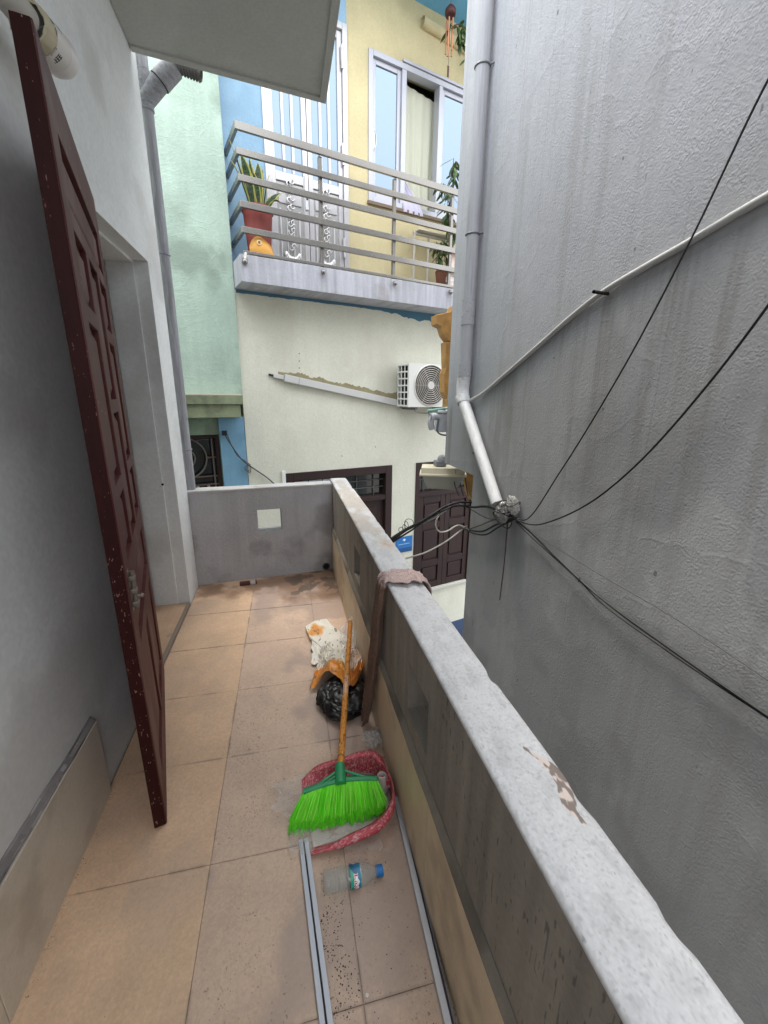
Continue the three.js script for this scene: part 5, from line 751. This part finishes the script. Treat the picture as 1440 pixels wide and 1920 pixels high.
{ // bottle
  const a = onY(607, 1655, 0.032), b = onY(714, 1632, 0.026), d = b.clone().sub(a), L = d.length(); d.normalize(); const k = L / 0.175; const q = new THREE.Quaternion().setFromUnitVectors(V(0, 1, 0), d);
  const spin = new THREE.Quaternion().setFromAxisAngle(V(0, 1, 0), 0.0); const lat = (pr, seg = 40) => { const g = new THREE.LatheGeometry(pr.map(p => new THREE.Vector2(p[0], p[1])), seg); return g; };
  const set = g => { g.scale(k, k, k); g.applyQuaternion(q); g.translate(a.x, a.y, a.z); return g; };
  const t = thing('water_bottle', 'empty clear plastic water bottle with blue cap and label lying on the tiles', 'bottle', V(a.x, 0, a.z));
  const pet = phys(0xf2f6f6, 0.1, { transmission: 0.9, thickness: 0, ior: 1.5, clearcoat: 1, clearcoatRoughness: 0.05 }); 
  const pr = [[0.0001, 0.006], [0.012, 0.004], [0.018, 0.0], [0.026, 0.002], [0.0305, 0.010]]; for (let i = 0; i <= 30; i++) { const y = 0.012 + i * 0.0017; pr.push([0.0300 + 0.0018 * Math.sin(i * 1.15), y]); } pr.push([0.028, 0.068], [0.0275, 0.073], [0.0295, 0.078], [0.0298, 0.110], [0.0305, 0.113], [0.029, 0.124], [0.024, 0.137], [0.017, 0.148], [0.0135, 0.153], [0.0132, 0.158], [0.0155, 0.160], [0.0155, 0.162], [0.0125, 0.163], [0.0125, 0.17]);
  part(t, 'bottle_body', set(lat(pr)), pet);
  part(t, 'cap', set(lat([[0.0001, 0.181], [0.0145, 0.181], [0.0158, 0.179], [0.0158, 0.1645], [0.0146, 0.1645]], 32)), std(0x1471b8, 0.4));
  part(t, 'cap_ring', set(lat([[0.0148, 0.1638], [0.0156, 0.1636], [0.0156, 0.1605], [0.0148, 0.1605]], 28)), std(0x1471b8, 0.4));
  const cv = document.createElement('canvas'); cv.width = 1024; cv.height = 256; const c = cv.getContext('2d'); const gr = c.createLinearGradient(0, 0, 0, 256); gr.addColorStop(0, '#1b7fa6'); gr.addColorStop(1, '#12486e'); c.fillStyle = gr; c.fillRect(0, 0, 1024, 256);
  for (let r = 0; r < 2; r++) { const o = r * 512; c.fillStyle = '#2fa58a'; c.beginPath(); c.moveTo(o + 40, 256); c.lineTo(o + 130, 150); c.lineTo(o + 190, 205); c.lineTo(o + 250, 140); c.lineTo(o + 350, 256); c.fill(); c.fillStyle = '#e8f2f4'; c.beginPath(); c.moveTo(o + 120, 140); c.lineTo(o + 230, 34); c.lineTo(o + 290, 84); c.lineTo(o + 330, 54); c.lineTo(o + 440, 140); c.fill(); c.font = 'bold 120px serif'; c.lineWidth = 14; c.strokeStyle = '#ffffff'; c.strokeText('LaVie', o + 120, 170); c.fillStyle = '#c8202c'; c.fillText('LaVie', o + 120, 170); }
  const tx = new THREE.CanvasTexture(cv); tx.colorSpace = THREE.SRGBColorSpace; tx.wrapS = THREE.RepeatWrapping; tx.offset.x = 0.30; 
  part(t, 'label', set(lat([[0.0302, 0.0785], [0.0302, 0.1095]], 48)), std(0xffffff, 0.35, { map: tx }));
}
{ // rubbish: black bag, printed bag, flattened carton, clear film
  const bl = new THREE.IcosahedronGeometry(1, 28), p = bl.attributes.position, v = V();
  for (let i = 0; i < p.count; i++) { v.fromBufferAttribute(p, i); const az = Math.atan2(v.z, v.x), a = fbm(v.x * 1.6 + 4, v.y * 1.6 + v.z * 1.4, 3, 3), cr = 1 - Math.abs(2 * fbm(v.x * 1.5 + v.z * 1.1 + 2, v.y * 2.4 - v.z * 1.2 + v.x, 3, 9) - 1), rad = Math.sin(az * 9 + 3 * a) * (0.3 + 0.7 * v.y * v.y); let k = 0.84 + 0.36 * a - 0.10 * Math.pow(cr, 5) + 0.035 * rad + 0.02 * (1 - Math.abs(2 * vn(v.x * 6, v.z * 6 + v.y * 4, 5) - 1)); v.multiplyScalar(k); if (v.y < -0.5) v.y = -0.5 + (v.y + 0.5) * 0.12; p.setXYZ(i, v.x, v.y, v.z); }
  const c = onY(645, 1300, 0.05); bl.scale(0.124, 0.060, 0.134).rotateY(-0.3); bl.computeVertexNormals(); bl.translate(c.x, 0.036, c.z);
  single('black_bag', bl, phys(0x111113, 0.36, { clearcoat: 0.25, clearcoatRoughness: 0.3 }), 'crumpled black plastic rubbish bag under the broom handle', 'rubbish bag', V(c.x, 0, c.z));
  const ot = tex(512, 512, (u, v) => { const k = fbm(u * 5, v * 5, 5, 3), o = smooth(0.5, 0.56, 0.9 * v + 0.34 * fbm(u * 4 + 5, v * 3, 4, 8) - 0.34 + (u < 0.16 ? 0.1 : 0)); let c = mix3([226, 220, 206], [212, 136, 52], o); c = mul3(c, 0.9 + 0.2 * k); const l = Math.abs(Math.sin((u * 1.0 - v * 0.06) * 95)); if (l > 0.86 && u > 0.62) c = mix3(c, [176, 84, 44], 0.75); const rg = Math.abs(Math.hypot(u - 0.5, (v - 0.72) * 0.7) - 0.045); if (rg < 0.008) c = [236, 196, 130]; if (fbm(u * 30, v * 18, 4, 12) > 0.66) c = mix3(c, [104, 92, 82], 0.65); return c; });
  const crumple = (P00, P10, P01, P11, hgt, n, sd, amp, edge = 0.02) => { const rows = []; for (let i = 0; i <= n; i++) { const row = []; for (let j = 0; j <= n; j++) { const u = j / n, v = i / n; const q = P00.clone().lerp(P10, u).lerp(P01.clone().lerp(P11, u), v); const r = 1 - Math.abs(2 * fbm(u * 4 + sd, v * 4, 4, sd) - 1), r2 = 1 - Math.abs(2 * fbm(u * 8 + sd, v * 9, 3, sd + 4) - 1); q.y += hgt(u, v) + amp * (Math.pow(r, 4) + 0.5 * Math.pow(r2, 4)); const eu = Math.min(u, 1 - u, v, 1 - v); const w = smooth(0.25, 0, eu); q.x += edge * w * (fbm(u * 6, v * 6, 3, sd + 8) - 0.5) * 3; q.z += edge * w * (fbm(u * 6 + 9, v * 6, 3, sd + 9) - 0.5) * 3; row.push(q); } rows.push(row); } return sheet(rows, 0.0016); };
  const G = (x, y, Y) => onY(x, y, Y);
  { // gathered at the waist, opening like a skirt over the black bag
    const wa = new THREE.CatmullRomCurve3([[612, 1222, 0.03], [630, 1214, 0.055], [650, 1214, 0.06], [668, 1218, 0.05], [680, 1226, 0.03]].map(q => G(...q))), lo = new THREE.CatmullRomCurve3([[580, 1297, 0.010], [590, 1284, 0.035], [600, 1270, 0.075], [618, 1264, 0.108], [638, 1270, 0.125], [652, 1292, 0.122], [664, 1282, 0.120], [676, 1262, 0.10], [690, 1244, 0.05]].map(q => G(...q)));
    const rows = []; for (let i = 0; i <= 36; i++) { const f = i / 36, row = []; for (let j = 0; j <= 80; j++) { const u = j / 80, q = wa.getPoint(u).lerp(lo.getPoint(u), f); const w = Math.sin(f * 3.14159); q.y += 0.03 * w + (0.009 * Math.sin(u * 19 + 3 * fbm(u * 5, f * 3, 2, 4)) + 0.003 * Math.sin(u * 41 + 1)) * (0.35 + 0.65 * f) + 0.022 * (Math.pow(1 - Math.abs(2 * fbm(u * 7, f * 6, 3, 8) - 1), 4) - 0.3); q.x += 0.003 * Math.sin(u * 23 + f * 4) * f; row.push(q); } rows.push(row); }
    const b = thing('printed_bag', 'torn orange and white printed plastic bag draped over the black rubbish bag', 'plastic bag', G(640, 1250, 0)); part(b, 'bag_film', sheet(rows, 0.0016), std(0xffffff, 0.42, { map: ot }));
    const ear = crumple(G(600, 1226, 0.012), G(622, 1218, 0.03), G(598, 1262, 0.012), G(614, 1258, 0.05), (u, v) => 0.02 * Math.sin(u * 3.1), 22, 5, 0.03, 0.015); part(b, 'torn_handle', ear, std(0xffffff, 0.42, { map: clone(ot, 0.3, 0.3) })); }
  { const t = thing('white_carton', 'flattened dirty white carton with an orange patch on the tiles', 'carton', onY(628, 1195, 0)); const ct = tex(256, 256, (u, v) => { let c = mul3([222, 218, 208], 0.95 + 0.1 * fbm(u * 8, v * 8, 4, 3)); c = mix3(c, [214, 142, 66], smooth(0.2, 0.08, Math.hypot((u - 0.24) * 0.8, v - 0.72) + 0.12 * (fbm(u * 9, v * 9, 3, 5) - 0.5))); if (fbm(u * 14, v * 14, 4, 9) > 0.69) c = mix3(c, [108, 98, 88], 0.7); return c; });
    const pts = [[572, 1174], [590, 1164], [612, 1160], [622, 1172], [655, 1196], [658, 1210], [646, 1234], [630, 1240], [606, 1216], [580, 1194]].map(q => onY(q[0], q[1], 0.03)); const s = new THREE.Shape(); pts.forEach((q, i) => i ? s.lineTo(q.x, -q.z) : s.moveTo(q.x, -q.z)); const g = ext(s, 0.016, 0.004); const gp = g.attributes.position; for (let i = 0; i < gp.count; i++) { const x = gp.getX(i), y = gp.getY(i), z = gp.getZ(i); gp.setXYZ(i, x, 0.016 + z + 0.008 * fbm(x * 20, y * 20, 3, 4), -y); } g.computeVertexNormals(); const uv = new Float32Array(gp.count * 2), bb = new THREE.Box3().setFromBufferAttribute(gp); for (let i = 0; i < gp.count; i++) { uv[i * 2] = (gp.getX(i) - bb.min.x) / (bb.max.x - bb.min.x); uv[i * 2 + 1] = (bb.max.z - gp.getZ(i)) / (bb.max.z - bb.min.z); } g.setAttribute('uv', new THREE.BufferAttribute(uv, 2));
    part(t, 'carton', g, std(0xffffff, 0.6, { map: ct }));
    part(t, 'torn_flap', crumple(G(583, 1206, 0.004), G(604, 1206, 0.006), G(586, 1248, 0.004), G(614, 1246, 0.01), () => 0.006, 20, 11, 0.012, 0.012), std(0xffffff, 0.6, { map: clone(ct, 0.6, 0.6) })); }
  const film = phys(0xe8e6e2, 0.25, { transparent: true, opacity: 0.3, clearcoat: 0.6 });
  { const b = thing('clear_wrapper', 'clear plastic wrapper pulled over the end of the broom handle', 'plastic film', onY(660, 1210, 0)); part(b, 'film', crumple(G(640, 1178, 0.10), G(664, 1164, 0.15), G(640, 1236, 0.03), G(690, 1240, 0.02), (u, v) => 0.02 * Math.sin(u * 3.1), 30, 17, 0.025, 0.015), film); }
  { const b = thing('plastic_sheet', 'thin clear plastic sheet spread under the dustpan', 'plastic film', onY(640, 1560, 0)); part(b, 'film', crumple(G(505, 1480, 0.002), G(745, 1400, 0.002), G(560, 1600, 0.002), G(722, 1590, 0.002), (u, v) => 0.002, 60, 23, 0.012, 0.03), phys(0xe2ddd6, 0.3, { transparent: true, opacity: 0.12, clearcoat: 0.5 })); }
  { const b = thing('plastic_scrap', 'crumpled clear plastic scrap between black bag and dustpan by the skirting', 'plastic film', onY(700, 1390, 0)); part(b, 'film', crumple(G(680, 1385, 0.004), G(712, 1376, 0.004), G(688, 1410, 0.004), G(722, 1408, 0.01), () => 0.01, 22, 29, 0.03, 0.012), film); }
}
{ // cloth over the parapet
  const ct = tex(128, 512, (u, v) => { const k = vn(u * 60, v * 240, 3), w = Math.sin(u * 110) * 0.5 + Math.sin(v * 420) * 0.5; const base = mix3([114, 92, 80], [184, 162, 156], smooth(0.36, 0.44, v + 0.06 * (fbm(u * 8, v * 20, 3, 2) - 0.5))); return mul3(base, 0.86 + 0.16 * k + 0.05 * w + 0.14 * fbm(u * 6, v * 14, 4, 9)); });
  const bt = tex(128, 512, (u, v) => 0.5 + 0.22 * Math.sin(u * 110) + 0.22 * Math.sin(v * 420) + 0.2 * (vn(u * 60, v * 240, 3) - 0.5), { srgb: false });
  // path from the floor up the inside of the parapet and over the coping
  const path = [[0.268, 0.012, 1.500, 0.075], [0.288, 0.20, 1.470, 0.085], [0.300, 0.40, 1.425, 0.080], [0.308, 0.60, 1.385, 0.068], [0.314, 0.705, 1.362, 0.062], [0.320, 0.745, 1.352, 0.075], [0.345, 0.752, 1.345, 0.10], [0.39, 0.752, 1.340, 0.11], [0.435, 0.750, 1.335, 0.11], [0.462, 0.738, 1.33, 0.10], [0.466, 0.66, 1.33, 0.10], [0.464, 0.55, 1.33, 0.09]];
  const cv = new THREE.CatmullRomCurve3(path.map(q => V(q[0], q[1], -q[2]))), rows = [], N = 110, Mj = 34; seed(3);
  for (let i = 0; i <= N; i++) { const f = i / N, q = cv.getPoint(f), tg = cv.getTangent(f), k = f * (path.length - 1), i0 = Math.min(Math.floor(k), path.length - 2), wid = lerp(path[i0][3], path[i0 + 1][3], k - i0); const side = V(0, 0, 1).addScaledVector(tg, -tg.z).normalize(), nn = side.clone().cross(tg).normalize(); const hang = smooth(0.5, 0.4, f), row = []; for (let j = 0; j <= Mj; j++) { const u = j / Mj; const fold = (0.011 * Math.sin(u * 15 + 1.2 * Math.sin(f * 5)) + 0.006 * Math.sin(u * 31 + 2)) * lerp(0.18, 1, hang) + 0.006 * (fbm(u * 9, f * 30, 3, 5) - 0.5) + (fbm(u * 30, f * 60, 2, 6) - 0.5) * lerp(0.009, 0.004, hang); row.push(q.clone().addScaledVector(side, (u - 0.5) * wid + lerp(0.03, 0.008, hang) * (fbm(f * 22, j < Mj / 2 ? 2 : 7, 3, 4) - 0.5)).addScaledVector(nn, fold)); } rows.push(row); }
  single('hanging_rag', sheet(rows, 0.003), std(0xffffff, 0.95, { map: ct, bumpMap: bt, bumpScale: 0.002 }), 'long brown cloth rag hanging over the parapet down to the floor', 'rag', V(0.29, 0, -1.45));
}
{ // crushed packet by the end parapet
  const c = onY(466, 1096, 0.0), t = thing('crushed_packet', 'small dark red and silver packet lying by the end parapet', 'packet', c); const bx = (a, b, m, n) => { const g = new RoundedBoxGeometry(b - a, 0.026, 0.034, 2, 0.006); g.translate((a + b) / 2, 0.0135, 0); g.rotateY(0.12); g.translate(c.x, 0, c.z); part(t, n, g, m); };
  bx(-0.062, 0.012, std(0x4a1c1c, 0.5), 'red_part'); bx(0.013, 0.05, std(0xc9c5c2, 0.35, { metalness: 0.3 }), 'silver_part'); bx(0.051, 0.062, std(0x6a2a28, 0.5), 'red_tip');
}
for (const [px, py, r, nm] of [[688, 1866, 0.0045, 'white stone chip lying beside the floor joint near the aluminium track'], [823, 1797, 0.004, 'pale stone chip wedged behind the aluminium channel']]) { const p = onY(px, py, r); const g = new THREE.DodecahedronGeometry(r, 0); g.scale(1.2, 0.8, 1); g.translate(p.x, r * 0.8, p.z); single('stone_chip', g, std(0xd6cfc4, 0.9), nm, 'stone chip', V(p.x, 0, p.z)); }

renderer.render(scene, camera);
